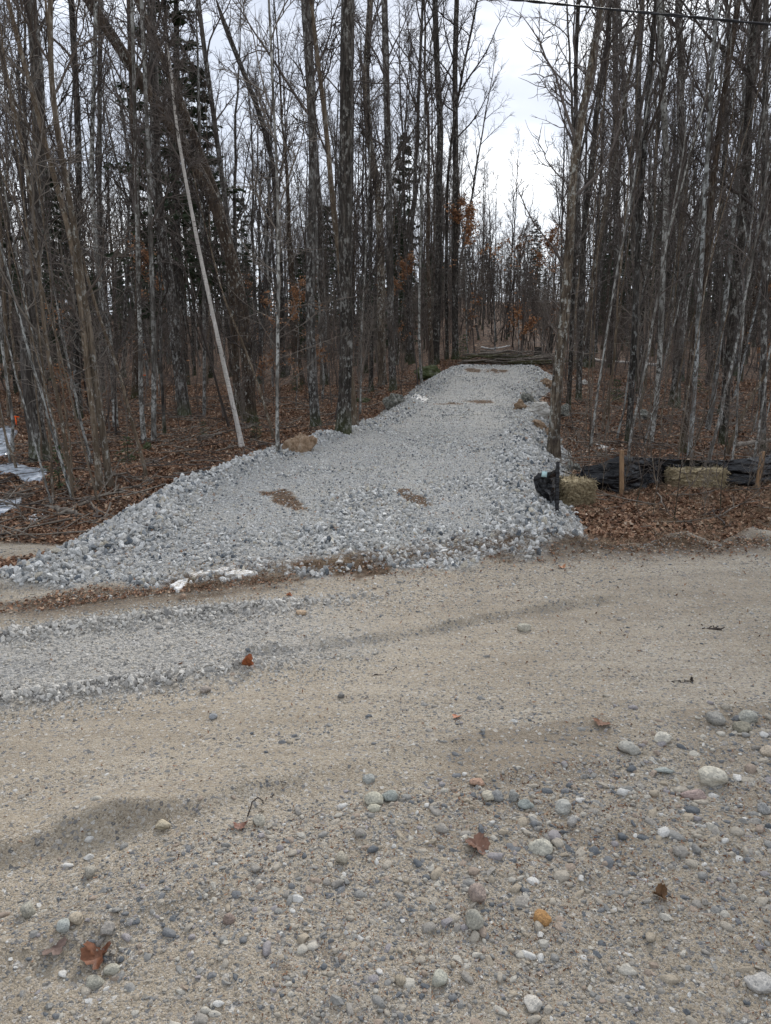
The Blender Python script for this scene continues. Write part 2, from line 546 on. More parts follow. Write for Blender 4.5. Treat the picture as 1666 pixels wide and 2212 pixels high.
def mat_bark(name, c_dark, c_mid, c_light, lichen=0.3, lic_col=(0.42, 0.43, 0.40), rings=False, furrow=1.0, peel=0.0, moss=0.0):
    m, nt, b = new_mat(name)
    L = nt.links
    tc = nd(nt, 'ShaderNodeTexCoord').outputs['Object']
    oi = nd(nt, 'ShaderNodeObjectInfo')
    cmb = nd(nt, 'ShaderNodeCombineXYZ')
    L.new(math_n(nt, 'MULTIPLY', oi.outputs['Random'], 40.0), cmb.inputs[2])
    off = nt.nodes.new('ShaderNodeVectorMath')
    off.operation = 'ADD'
    L.new(tc, off.inputs[0])
    L.new(cmb.outputs[0], off.inputs[1])
    o = off.outputs[0]
    f = noise_n(nt, mapping(nt, o, (38, 38, 5.5)), 1.0, 5, 0.65, 0.3)
    c = ramp(nt, f, [(0.34, c_dark), (0.5, c_mid), (0.66, c_light)])
    p = noise_n(nt, mapping(nt, o, (7, 7, 2.2)), 1.0, 4, 0.6)
    c = mix(nt, ramp(nt, p, [(0.42, (0, 0, 0)), (0.62, (0.75, 0.75, 0.75))]), c, c_dark)
    if lichen > 0:
        l1 = noise_n(nt, mapping(nt, o, (16, 16, 9)), 1.0, 5, 0.7)
        l2 = noise_n(nt, mapping(nt, o, (3, 3, 1.2)), 1.0, 2, 0.5)
        lm = math_n(nt, 'MULTIPLY', ramp(nt, l1, [(0.58 - 0.16 * lichen, (0, 0, 0)), (0.66 - 0.16 * lichen, (1, 1, 1))]), ramp(nt, l2, [(0.35, (0, 0, 0)), (0.55, (1, 1, 1))]))
        c = mix(nt, math_n(nt, 'MULTIPLY', lm, 0.85), c, lic_col)
    if rings:
        r = noise_n(nt, mapping(nt, o, (6, 6, 55)), 1.0, 3, 0.6)
        c = mix(nt, ramp(nt, r, [(0.60, (0, 0, 0)), (0.66, (0.9, 0.9, 0.9))]), c, (0.07, 0.055, 0.05))
    if moss > 0:
        sx = nd(nt, 'ShaderNodeSeparateXYZ')
        L.new(tc, sx.inputs[0])
        mm = math_n(nt, 'MULTIPLY', math_n(nt, 'SUBTRACT', 0.5, sx.outputs[2], True), noise_n(nt, o, 9, 4, 0.6))
        c = mix(nt, math_n(nt, 'MULTIPLY', mm, 3.0 * moss, True), c, (0.06, 0.08, 0.02))
    c = mix(nt, 0.6, c, ramp(nt, oi.outputs['Random'], [(0, (0.72, 0.70, 0.68)), (0.35, (1.0, 0.96, 0.92)), (0.7, (1.15, 1.12, 1.08)), (1, (0.9, 0.95, 1.0))]), 'MULTIPLY')
    L.new(c, b.inputs['Base Color'])
    b.inputs['Specular IOR Level'].default_value = 0.15
    bump(nt, b, f, 0.7 * furrow, 0.02)
    return m


def mat_simple(name, stops, scale=20, rough=0.9, bstr=0.4, bd=0.01, rnd=False, aniso=(1, 1, 1)):
    m, nt, b = new_mat(name)
    tc = nd(nt, 'ShaderNodeTexCoord').outputs['Object']
    n = noise_n(nt, mapping(nt, tc, aniso), scale, 5, 0.65)
    if rnd:
        oi = nd(nt, 'ShaderNodeObjectInfo')
        f = math_n(nt, 'ADD', math_n(nt, 'MULTIPLY', n, 0.35), math_n(nt, 'MULTIPLY', oi.outputs['Random'], 0.8))
        c = ramp(nt, f, stops)
    else:
        c = ramp(nt, n, stops)
    nt.links.new(c, b.inputs['Base Color'])
    b.inputs['Roughness'].default_value = rough
    bump(nt, b, n, bstr, bd)
    return m


M = {}
M['ground'] = mat_ground()
M['crushed'] = mat_stone('crushed_granite', [(0.0, (0.47, 0.47, 0.455)), (0.2, (0.60, 0.60, 0.585)), (0.36, (0.36, 0.365, 0.36)), (0.50, (0.68, 0.68, 0.66)), (0.62, (0.22, 0.235, 0.245)), (0.70, (0.50, 0.49, 0.46)), (0.87, (0.11, 0.125, 0.14)), (0.92, (0.50, 0.46, 0.38)), (0.96, (0.36, 0.33, 0.29)), (0.99, (0.36, 0.27, 0.21))], 0.6)
M['dusty'] = mat_stone('dusty_crushed_stone', [(0.0, (0.42, 0.405, 0.375)), (0.3, (0.50, 0.485, 0.45)), (0.55, (0.33, 0.315, 0.29)), (0.75, (0.56, 0.54, 0.50)), (0.92, (0.25, 0.245, 0.235))], 0.35)
M['pebble'] = mat_stone('pebble_stone', [(0.0, (0.25, 0.245, 0.23)), (0.16, (0.36, 0.325, 0.27)), (0.34, (0.17, 0.175, 0.18)), (0.44, (0.44, 0.415, 0.36)), (0.56, (0.36, 0.31, 0.24)), (0.66, (0.29, 0.27, 0.24)), (0.80, (0.12, 0.13, 0.14)), (0.86, (0.31, 0.25, 0.20)), (0.92, (0.55, 0.54, 0.51)), (0.96, (0.29, 0.27, 0.27))], 0.35)
M['boulder_tan'] = mat_simple('tan_boulder', [(0.3, (0.13, 0.085, 0.05)), (0.5, (0.28, 0.19, 0.12)), (0.7, (0.42, 0.33, 0.24))], 7, 0.9, 0.6, 0.09)
M['boulder_grey'] = mat_simple('grey_boulder', [(0.3, (0.05, 0.055, 0.09)), (0.48, (0.14, 0.14, 0.11)), (0.6, (0.28, 0.27, 0.24)), (0.72, (0.42, 0.41, 0.38))], 7, 0.9, 0.6, 0.09)
M['boulder_pale'] = mat_simple('pale_boulder', [(0.3, (0.22, 0.2, 0.17)), (0.5, (0.42, 0.4, 0.36)), (0.7, (0.58, 0.56, 0.52))], 7, 0.9, 0.5, 0.07)
M['moss'] = mat_simple('mossy_boulder', [(0.3, (0.025, 0.035, 0.012)), (0.5, (0.06, 0.07, 0.025)), (0.62, (0.12, 0.12, 0.08)), (0.75, (0.22, 0.21, 0.18))], 5, 0.95, 0.7, 0.03)
M['bark_grey'] = mat_bark('grey_lichen_bark', (0.026, 0.022, 0.019), (0.078, 0.069, 0.061), (0.17, 0.156, 0.14), 0.45, (0.30, 0.30, 0.285), moss=0.6)
M['bark_dark'] = mat_bark('dark_scaly_bark', (0.016, 0.014, 0.012), (0.052, 0.045, 0.039), (0.125, 0.112, 0.098), 0.35, (0.25, 0.25, 0.235), furrow=1.3, moss=0.5)
M['bark_brown'] = mat_bark('brown_furrowed_bark', (0.028, 0.020, 0.015), (0.082, 0.062, 0.046), (0.155, 0.122, 0.094), 0.15, furrow=1.3, moss=0.5)
M['bark_tan'] = mat_bark('tan_smooth_bark', (0.07, 0.052, 0.036), (0.165, 0.128, 0.092), (0.25, 0.205, 0.155), 0.25, (0.38, 0.37, 0.33), furrow=0.5)
M['bark_spot'] = mat_bark('white_spotted_bark', (0.045, 0.04, 0.034), (0.12, 0.112, 0.10), (0.20, 0.19, 0.172), 0.75, (0.44, 0.45, 0.43), furrow=0.5)
M['bark_ybirch'] = mat_bark('curling_golden_bark', (0.035, 0.027, 0.021), (0.12, 0.095, 0.07), (0.26, 0.22, 0.17), 0.4, rings=True, furrow=1.5)
M['bark_birch'] = mat_bark('white_birch_bark', (0.42, 0.40, 0.37), (0.60, 0.57, 0.53), (0.72, 0.70, 0.67), 0.0, rings=True, furrow=0.3)
M['twig'] = mat_simple('twig_bark', [(0.1, (0.035, 0.027, 0.023)), (0.5, (0.068, 0.055, 0.047)), (0.9, (0.12, 0.10, 0.088))], 1.3, 0.9, 0.0, rnd=True)
M['twig_pale'] = mat_simple('pale_twig_bark', [(0.1, (0.07, 0.053, 0.043)), (0.5, (0.115, 0.092, 0.076)), (0.9, (0.18, 0.155, 0.13))], 1.3, 0.9, 0.0, rnd=True)
M['needle'] = mat_simple('needles', [(0.2, (0.016, 0.026, 0.014)), (0.5, (0.032, 0.046, 0.022)), (0.9, (0.06, 0.072, 0.034))], 2.0, 0.8, 0.0)
M['needle_light'] = mat_simple('young_needles', [(0.2, (0.03, 0.05, 0.02)), (0.5, (0.055, 0.085, 0.03)), (0.9, (0.09, 0.12, 0.05))], 3.0, 0.8, 0.0)
M['leaf'] = mat_simple('fallen_leaf', [(0.1, (0.05, 0.026, 0.016)), (0.32, (0.13, 0.063, 0.035)), (0.55, (0.22, 0.115, 0.064)), (0.80, (0.34, 0.20, 0.12)), (0.94, (0.42, 0.29, 0.19)), (1.1, (0.5, 0.42, 0.33))], 9, 0.75, 0.2, 0.004, rnd=True)
M['beech'] = mat_simple('beech_leaf', [(0.3, (0.22, 0.10, 0.045)), (0.5, (0.34, 0.17, 0.08)), (0.7, (0.48, 0.29, 0.16))], 3, 0.7, 0.0)
M['straw'] = mat_simple('straw_stalks', [(0.25, (0.16, 0.115, 0.06)), (0.45, (0.38, 0.30, 0.175)), (0.65, (0.60, 0.50, 0.33))], 22, 0.9, 1.0, 0.03, aniso=(1, 1, 2.5))
M['drygrass'] = mat_simple('dry_grass', [(0.1, (0.07, 0.042, 0.026)), (0.5, (0.15, 0.095, 0.058)), (0.9, (0.30, 0.22, 0.14))], 3, 0.9, 0.0, rnd=True)
M['wood'] = mat_simple('stake_wood', [(0.3, (0.20, 0.115, 0.06)), (0.6, (0.36, 0.23, 0.13))], 12, 0.8, 0.2, aniso=(4, 4, 0.4))
M['cutwood'] = mat_simple('cut_wood', [(0.3, (0.36, 0.24, 0.13)), (0.7, (0.55, 0.42, 0.27))], 12, 0.8, 0.2)
M['deadwood'] = mat_simple('dead_wood', [(0.25, (0.06, 0.048, 0.038)), (0.5, (0.16, 0.135, 0.11)), (0.75, (0.30, 0.27, 0.23))], 7, 0.9, 0.4, rnd=False, aniso=(3, 3, 3))


def mat_plastic():
    m, nt, b = new_mat('black_plastic_sheet')
    tc = nd(nt, 'ShaderNodeTexCoord').outputs['Object']
    b.inputs['Base Color'].default_value = (0.005, 0.0052, 0.007, 1)
    b.inputs['Roughness'].default_value = 0.24
    b.inputs['Specular IOR Level'].default_value = 0.5
    n = noise_n(nt, mapping(nt, tc, (2.2, 2.2, 7)), 1.6, 6, 0.6, 1.2)
    bump(nt, b, n, 0.7, 0.06)
    return m


M['plastic'] = mat_plastic()
mm, nt_, b_ = new_mat('tag_print')
b_.inputs['Base Color'].default_value = (0.45, 0.62, 0.62, 1)
M['tagp'] = mm
mm, nt_, b_ = new_mat('orange_tape')
b_.inputs['Base Color'].default_value = (0.85, 0.12, 0.02, 1)
M['orange'] = mm
mm, nt_, b_ = new_mat('cable_rubber')
b_.inputs['Base Color'].default_value = (0.018, 0.018, 0.02, 1)
b_.inputs['Roughness'].default_value = 0.5
M['cable'] = mm
mm, nt_, b_ = new_mat('ice_sheet')
tc_ = nd(nt_, 'ShaderNodeTexCoord').outputs['Object']
nt_.links.new(ramp(nt_, noise_n(nt_, tc_, 5, 5, 0.65), [(0.35, (0.16, 0.18, 0.20)), (0.5, (0.38, 0.42, 0.47)), (0.65, (0.68, 0.71, 0.75))]), b_.inputs['Base Color'])
b_.inputs['Roughness'].default_value = 0.18
bump(nt_, b_, noise_n(nt_, tc_, 9, 4, 0.6), 0.25, 0.02)
M['ice'] = mm
M['dirtysnow'] = mat_simple('dirty_snow', [(0.3, (0.30, 0.26, 0.2)), (0.46, (0.45, 0.42, 0.37)), (0.56, (0.72, 0.72, 0.71))], 26, 0.85, 0.9, 0.02)
M['snow'] = mat_simple('granular_snow', [(0.3, (0.42, 0.41, 0.40)), (0.5, (0.72, 0.73, 0.74)), (0.7, (0.85, 0.86, 0.88))], 14, 0.8, 0.6, 0.02)


# ------------------------------------------------------------------ ground sheet, split into its pieces
PATCHES = [(unproject(px, py), rx, ry, an) for (px, py, rx, ry, an) in ((615, 1078, .17, .62, -0.35), (893, 1076, .12, .60, -0.2), (735, 1222, .38, .22, 0.3), (1075, 802, .35, .4, 0), (1020, 802, .28, .3, 0), (1035, 868, .35, .25, 0), (965, 873, .5, .2, 0))]


def dirt_patches(x, y):
    patch = np.zeros(len(x))
    for c, rx, ry, an in PATCHES:
        dx, dy = x - c[0], y - c[1]
        u, v = dx * math.cos(an) - dy * math.sin(an), dx * math.sin(an) + dy * math.cos(an)
        patch = np.maximum(patch, np.exp(-((u / rx) ** 2 + (v / ry) ** 2) * 0.9))
    return sstep(0.35, 0.6, patch + 0.6 * fbm(x, y, 6, 4, 50))


def build_ground():
    r = np.concatenate([np.geomspace(0.9, 9, 400), np.geomspace(9, 30, 170)[1:], np.geomspace(30, 900, 60)[1:]])
    a = np.concatenate([np.linspace(-180, -60, 14)[:-1], np.linspace(-60, -31, 24)[:-1], np.linspace(-31, 31, 400), np.linspace(31, 60, 24)[1:], np.linspace(60, 180, 14)[1:-1]])
    A = np.radians(a)
    RR, AA = np.meshgrid(r, A, indexing='ij')
    X = RR * np.sin(AA)
    Y = RR * np.cos(AA)
    Z = terrain(X, Y)
    nr, na = X.shape
    V = np.stack([X, Y, Z], -1).reshape(-1, 3)
    i = np.arange(nr * na).reshape(nr, na)
    n0 = i[:-1]
    n1 = i[1:]
    F = np.stack([n0, n1, np.roll(n1, -1, 1), np.roll(n0, -1, 1)], -1).reshape(-1, 4)
    g, lit, soil, tr = zones(X.ravel(), Y.ravel())
    patch = dirt_patches(V[:, 0], V[:, 1])
    soil = np.maximum(soil, patch)
    grav = np.maximum(g, tr * 0.7) * (1 - patch)
    colr = np.stack([grav, lit, np.clip(soil, 0, 1), damp_sand(V[:, 0], V[:, 1])], -1).astype(np.float32)
    cx = V[F].mean(1)
    gg, ll, so, t_ = zones(cx[:, 0], cx[:, 1])
    s, t = st_of(cx[:, 0], cx[:, 1])
    cls = np.where(gg > 0.5, 0, np.where(t < 2.15, 2, np.where(t < 5.35, 1, 3)))
    out = {}
    for k, nm in enumerate(('gravel_driveway', 'dirt_road', 'road_shoulder', 'forest_floor')):
        Fk = F[cls == k]
        used, inv = np.unique(Fk, return_inverse=True)
        Vk = V[used]
        Fk = inv.reshape(-1, 4)
        me = mesh_np(nm, Vk, Fk, True, [M['ground']])
        at = me.color_attributes.new('zone', 'FLOAT_COLOR', 'POINT')
        at.data.foreach_set('color', colr[used].ravel())
        o = obj(nm, me)
        o['kind'] = 'structure'
        out[nm] = o
    # the small disc under the camera
    ring = V[:na]
    Vc = np.concatenate([[[0, 0, 0.0]], ring])
    Fc = np.array([[0, 1 + k, 1 + (k + 1) % na] for k in range(na)])
    me = mesh_np('road_shoulder', Vc, Fc, True, [M['ground']])
    at = me.color_attributes.new('zone', 'FLOAT_COLOR', 'POINT')
    at.data.foreach_set('color', np.tile([0, 0, 0, 0.3], len(Vc)).astype(np.float32))
    o = obj('ground', me)
    o['kind'] = 'structure'
    return out


G = build_ground()


# ------------------------------------------------------------------ scatter by geometry nodes
def proto_coll(name, meshes):
    c = bpy.data.collections.new(name)
    for k, me in enumerate(meshes):
        o = bpy.data.objects.new('%s_%02d' % (name, k), me)
        c.objects.link(o)
    return c


def scatter(name, P, rot, scl, idx, coll, parent=None, kind='stuff'):
    me = bpy.data.meshes.new(name)
    me.vertices.add(len(P))
    me.vertices.foreach_set('co', np.ascontiguousarray(P, np.float32).ravel())
    for nm, dt, arr in (('rot', 'FLOAT_VECTOR', rot), ('scl', 'FLOAT_VECTOR', scl)):
        at = me.attributes.new(nm, dt, 'POINT')
        at.data.foreach_set('vector', np.ascontiguousarray(arr, np.float32).ravel())
    at = me.attributes.new('idx', 'INT', 'POINT')
    at.data.foreach_set('value', np.ascontiguousarray(idx, np.int32))
    o = obj(name, me, parent)
    ng = bpy.data.node_groups.new(name, 'GeometryNodeTree')
    ng.interface.new_socket('Geometry', in_out='INPUT', socket_type='NodeSocketGeometry')
    ng.interface.new_socket('Geometry', in_out='OUTPUT', socket_type='NodeSocketGeometry')
    gi = ng.nodes.new('NodeGroupInput')
    go = ng.nodes.new('NodeGroupOutput')
    ip = ng.nodes.new('GeometryNodeInstanceOnPoints')
    ci = ng.nodes.new('GeometryNodeCollectionInfo')
    ci.inputs['Collection'].default_value = coll
    ci.inputs['Separate Children'].default_value = True
    ci.inputs['Reset Children'].default_value = True
    ip.inputs['Pick Instance'].default_value = True
    L = ng.links
    L.new(gi.outputs[0], ip.inputs['Points'])
    L.new(ci.outputs[0], ip.inputs['Instance'])
    for nm, dt, sock in (('rot', 'FLOAT_VECTOR', 'Rotation'), ('scl', 'FLOAT_VECTOR', 'Scale'), ('idx', 'INT', 'Instance Index')):
        na_ = ng.nodes.new('GeometryNodeInputNamedAttribute')
        na_.data_type = dt
        na_.inputs['Name'].default_value = nm
        L.new(na_.outputs['Attribute'], ip.inputs[sock])
    L.new(ip.outputs[0], go.inputs[0])
    md = o.modifiers.new('scatter', 'NODES')
    md.node_group = ng
    if kind:
        o['kind'] = kind
    return o


def hull_rock(seed, n=16, flat=0.75, mat=None):
    r_ = np.random.RandomState(seed)
    p = norm(r_.normal(size=(n, 3))) * (0.4 + 0.14 * r_.rand(n, 1))
    p *= np.array([1.0 + 0.3 * r_.rand(), 0.8, flat])
    bm = bmesh.new()
    vs = [bm.verts.new(v) for v in p]
    bmesh.ops.convex_hull(bm, input=vs)
    loose = [v for v in bm.verts if not v.link_faces]
    bmesh.ops.delete(bm, geom=loose, context='VERTS')
    me = bpy.data.meshes.new('stone')
    bm.to_mesh(me)
    bm.free()
    me.materials.append(mat)
    return me


def round_rock(seed, sub=2, amp=0.12, flat=0.65, mat=None, freq=1.1, name='stone', smooth=True, cuts=0, deep=0.0):
    r_ = random.Random(seed)
    bm = bmesh.new()
    bmesh.ops.create_icosphere(bm, subdivisions=sub, radius=0.5)
    o = Vector((r_.random() * 50, r_.random() * 50, r_.random() * 50))
    planes = []
    for _ in range(cuts):
        nrm = Vector((r_.gauss(0, 1), r_.gauss(0, 1), r_.gauss(0, .8))).normalized()
        planes.append((nrm, 0.30 - deep + 0.14 * r_.random()))
    sx, sy = 1.0 + 0.35 * r_.random(), 0.8 + 0.2 * r_.random()
    for v in bm.verts:
        for nrm, dd in planes:
            k = v.co.dot(nrm)
            if k > dd:
                v.co -= nrm * (k - dd) * 0.85
        d = v.co.normalized()
        v.co += d * (mnoise.noise(d * freq + o) * amp + mnoise.noise(d * freq * 3 + o) * amp * 0.35 + mnoise.noise(d * freq * 9 + o) * amp * 0.12)
        v.co.x *= sx
        v.co.y *= sy
        v.co.z *= flat
    me = bpy.data.meshes.new(name)
    bm.to_mesh(me)
    bm.free()
    if smooth:
        me.polygons.foreach_set('use_smooth', np.ones(len(me.polygons), bool))
    me.materials.append(mat)
    return me


crushed = [hull_rock(100 + k, 13 + k % 6, 0.62 + 0.04 * (k % 4), M['crushed']) for k in range(14)]
dusty = [hull_rock(200 + k, 15 + k % 6, 0.65, M['dusty']) for k in range(8)]
pebbles = [round_rock(300 + k, 2, 0.2, 0.5 + 0.05 * (k % 5), M['pebble'], cuts=2 + k % 6) for k in range(14)]
chips = [hull_rock(400 + k, 14, 0.6, M['pebble']) for k in range(12)]
C_CR = proto_coll('crushed_protos', crushed)
C_DU = proto_coll('dusty_protos', dusty)
C_PB = proto_coll('pebble_protos', pebbles + chips)


def rrot(n, tilt=3.14):
    return np.stack([rs.uniform(-tilt, tilt, n), rs.uniform(-tilt, tilt, n), rs.uniform(0, 6.283, n)], -1)


def sc3(size, n, lo=0.75):
    return size[:, None] * rs.uniform(lo, 1.15, (n, 3))


# crushed stone on the driveway
def drive_points(n, y0, y1, power=1.0):
    y = y0 + (y1 - y0) * rs.rand(n) ** power
    xl = np.interp(y, DY, DL) - 1.3
    xr = np.interp(y, DY, DR) + 1.2
    x = xl + (xr - xl) * rs.rand(n)
    return x, y


def put_big(parent, meshes, P, size, nm='stone', tilt=3.14, squash=None):
    for k in range(len(P)):
        o = bpy.data.objects.new(nm, meshes[rs.randint(len(meshes))])
        COL.objects.link(o)
        o.parent = parent
        o.location = P[k]
        o.rotation_euler = (rs.uniform(-tilt, tilt), rs.uniform(-tilt, tilt), rs.uniform(0, 6.28))
        s = size[k]
        o.scale = (s, s * rs.uniform(.7, 1), s * rs.uniform(.7, 1))


def build_drive_stones():
    allP, allS = [], []
    for n, y0, y1, smin, smax, pw in ((64000, 4.6, 27, 0.028, 0.088, 1.35), (80000, 4.6, 15, 0.016, 0.04, 1.2)):
        x, y = drive_points(n, y0, y1, pw)
        g, lit, soil, tr = zones(x, y)
        d, ta = drive_d(x, y)
        # shoulders, toe and apron edge carry the coarse loose stones, the wheel tracks are fine and flat
        cx = 0.5 * (np.interp(y, DY, DL) + np.interp(y, DY, DR))
        coarse = sstep(0.75, 0.15, d) + sstep(0.7, 0.1, ta) * 0.7 + 0.55 * sstep(0.05, 0.3, fbm(x, y, 0.8, 3, 60)) + 0.25 * np.exp(-((x - cx) / 0.35) ** 2)
        coarse = np.clip(coarse, 0.0, 1)
        size = smin + (smax - smin) * rs.rand(n) ** 1.9 * (0.3 + 0.7 * coarse)
        size *= 0.86 + 0.14 * coarse
        keep = (g > 0.5 + 0.3 * (rs.rand(n) - .5)) & (rs.rand(n) < (0.62 + 0.38 * coarse if smax > 0.05 else 0.85))
        keep &= (dirt_patches(x, y) < 0.5) | (rs.rand(n) < 0.2)
        x, y, size, coarse = x[keep], y[keep], size[keep], coarse[keep]
        z = terrain(x, y) + size * (0.02 + 0.33 * coarse * rs.rand(len(x)))
        allP.append(np.stack([x, y, z], -1))
        allS.append(size)
    P = np.concatenate(allP)
    S = np.concatenate(allS)
    rr = np.linalg.norm(P, axis=1)
    order = np.argsort(-S / rr)
    big = order[:300]
    put_big(G['gravel_driveway'], crushed, P[big], S[big] * 1.08)
    rest = order[300:]
    n = len(rest)
    scatter('crushed_stone', P[rest], rrot(n), sc3(S[rest], n, 0.6) * 1.12, rs.randint(0, 14, n), C_CR, G['gravel_driveway'])
    # stones that rolled off the apron
    return n


build_drive_stones()


# dusty crushed stone pressed into the left wheel track and its ridges
def build_track_stones():
    n = 60000
    s = rs.uniform(-4.5, 2.4, n)
    t = rs.uniform(3.35, 4.85, n)
    x = s * CR - t * SR
    y = s * SR + t * CR
    nn = fbm(x, y, 1.2, 3, 70)
    ridge = np.exp(-((t - 4.52) / 0.13) ** 2) * sstep(2.0, 1.0, s) + np.exp(-((t - 3.62 - 0.08 * nn) / 0.08) ** 2) * sstep(1.1, 0.3, s)
    w = (1 - sstep(0.0, 2.2, s + 1.2 * nn)) * (0.30 + 0.7 * ridge * (0.6 + 1.2 * fbm(x, y, 1.5, 3, 71)))
    size = 0.013 + 0.046 * rs.rand(n) ** 2.2 * (0.35 + np.clip(ridge, 0, 1) * 0.75)
    keep = rs.rand(n) < w
    x, y, size, ridge = x[keep], y[keep], size[keep], ridge[keep]
    z = terrain(x, y) + size * (0.0 + 0.25 * ridge * rs.rand(len(x)))
    P = np.stack([x, y, z], -1)
    k = len(P)
    rot = rrot(k)
    scatter('loose_gravel', P, rot, sc3(size, k, 0.6), rs.randint(0, 8, k), C_DU, G['dirt_road'])


build_track_stones()


# pebbles: one power law of sizes, everywhere on the road and its shoulder
def build_pebbles():
    n = 340000
    r = np.exp(rs.uniform(math.log(1.15), math.log(10.5), n))
    a = rs.uniform(R(-33), R(33), n)
    x, y = r * np.sin(a), r * np.cos(a)
    u = rs.rand(n)
    size = r * 0.0018 * u ** (-0.49)
    s, t = st_of(x, y)
    g, lit, soil, tr = zones(x, y)
    nn = fbm(x, y, 1.3, 4, 80)
    n2 = fbm(x, y, 0.5, 3, 81)
    near = 1 - sstep(1.9, 2.5, t - 0.25 * s * 0)
    n3 = fbm(x, y, 5.0, 3, 82)
    nl = fbm(s * 0.3, t, 1.8, 3, 83)
    stony = near * (0.42 + 1.5 * sstep(-0.05, 0.4, nn + 0.5 * n3)) + (1 - near) * (0.12 + 0.9 * sstep(-0.05, 0.35, nl + 0.5 * n3))
    stony *= 1 - 0.45 * damp_sand(x, y)
    stony *= 0.55 + 0.45 * sstep(2.6, 1.4, r) + 0.25 * sstep(-0.1, 0.3, n2)
    stony += 0.5 * sstep(3.6, 4.2, t) * sstep(1.2, 2.4, s) * sstep(-0.2, 0.25, nl)
    # the smooth sandy wheel lanes
    lane = np.exp(-((t - 3.25) / 0.45) ** 2)
    stony *= (1 - 0.65 * lane)
    # rows of pebbles beside the windrow, and the cobbly patch lower right
    stony += 0.8 * np.exp(-((t - 2.1) / 0.18) ** 2)
    patch = np.exp(-(((s - 2.2) / 0.9) ** 2 + ((t - 1.75) / 0.5) ** 2))
    patch2 = np.exp(-(((s - 1.0) / 0.5) ** 2 + ((t - 1.95) / 0.3) ** 2))
    stony += 2.0 * patch + 1.0 * patch2
    cap = 0.040 + 0.03 * patch + 0.012 * patch2
    keep = (rs.rand(n) < stony * 0.8) & (g < 0.5) & (lit < 0.6) & (size < cap) & (rs.rand(n) < np.where(size > 0.018, 0.6 * near + 0.3 + patch + patch2, 1))
    x, y, size, near, t = x[keep], y[keep], size[keep], near[keep], t[keep]
    z = terrain(x, y) + size * rs.uniform(-0.26, 0.10, len(x))
    P = np.stack([x, y, z], -1)
    rr = np.linalg.norm(P, axis=1)
    sh = t < 2.15
    for sel, par in ((sh, G['road_shoulder']), (~sh, G['dirt_road'])):
        Pk, Sk, rk = P[sel], size[sel], rr[sel]
        order = np.argsort(-Sk / rk)
        big, rest = order[:300], order[300:]
        for k in big:
            o = bpy.data.objects.new('pebble', (pebbles + chips)[rs.randint(26)])
            COL.objects.link(o)
            o.parent = par
            o.location = Pk[k]
            o.rotation_euler = (rs.uniform(-.35, .35), rs.uniform(-.35, .35), rs.uniform(0, 6.28))
            q = Sk[k]
            o.scale = (q, q * rs.uniform(.7, 1), q * rs.uniform(.75, 1.15))
        m_ = len(rest)
        rot = rrot(m_, 0.5)
        scatter('fine_gravel', Pk[rest], rot, sc3(Sk[rest], m_, 0.65), rs.randint(0, 26, m_), C_PB, par)


build_pebbles()


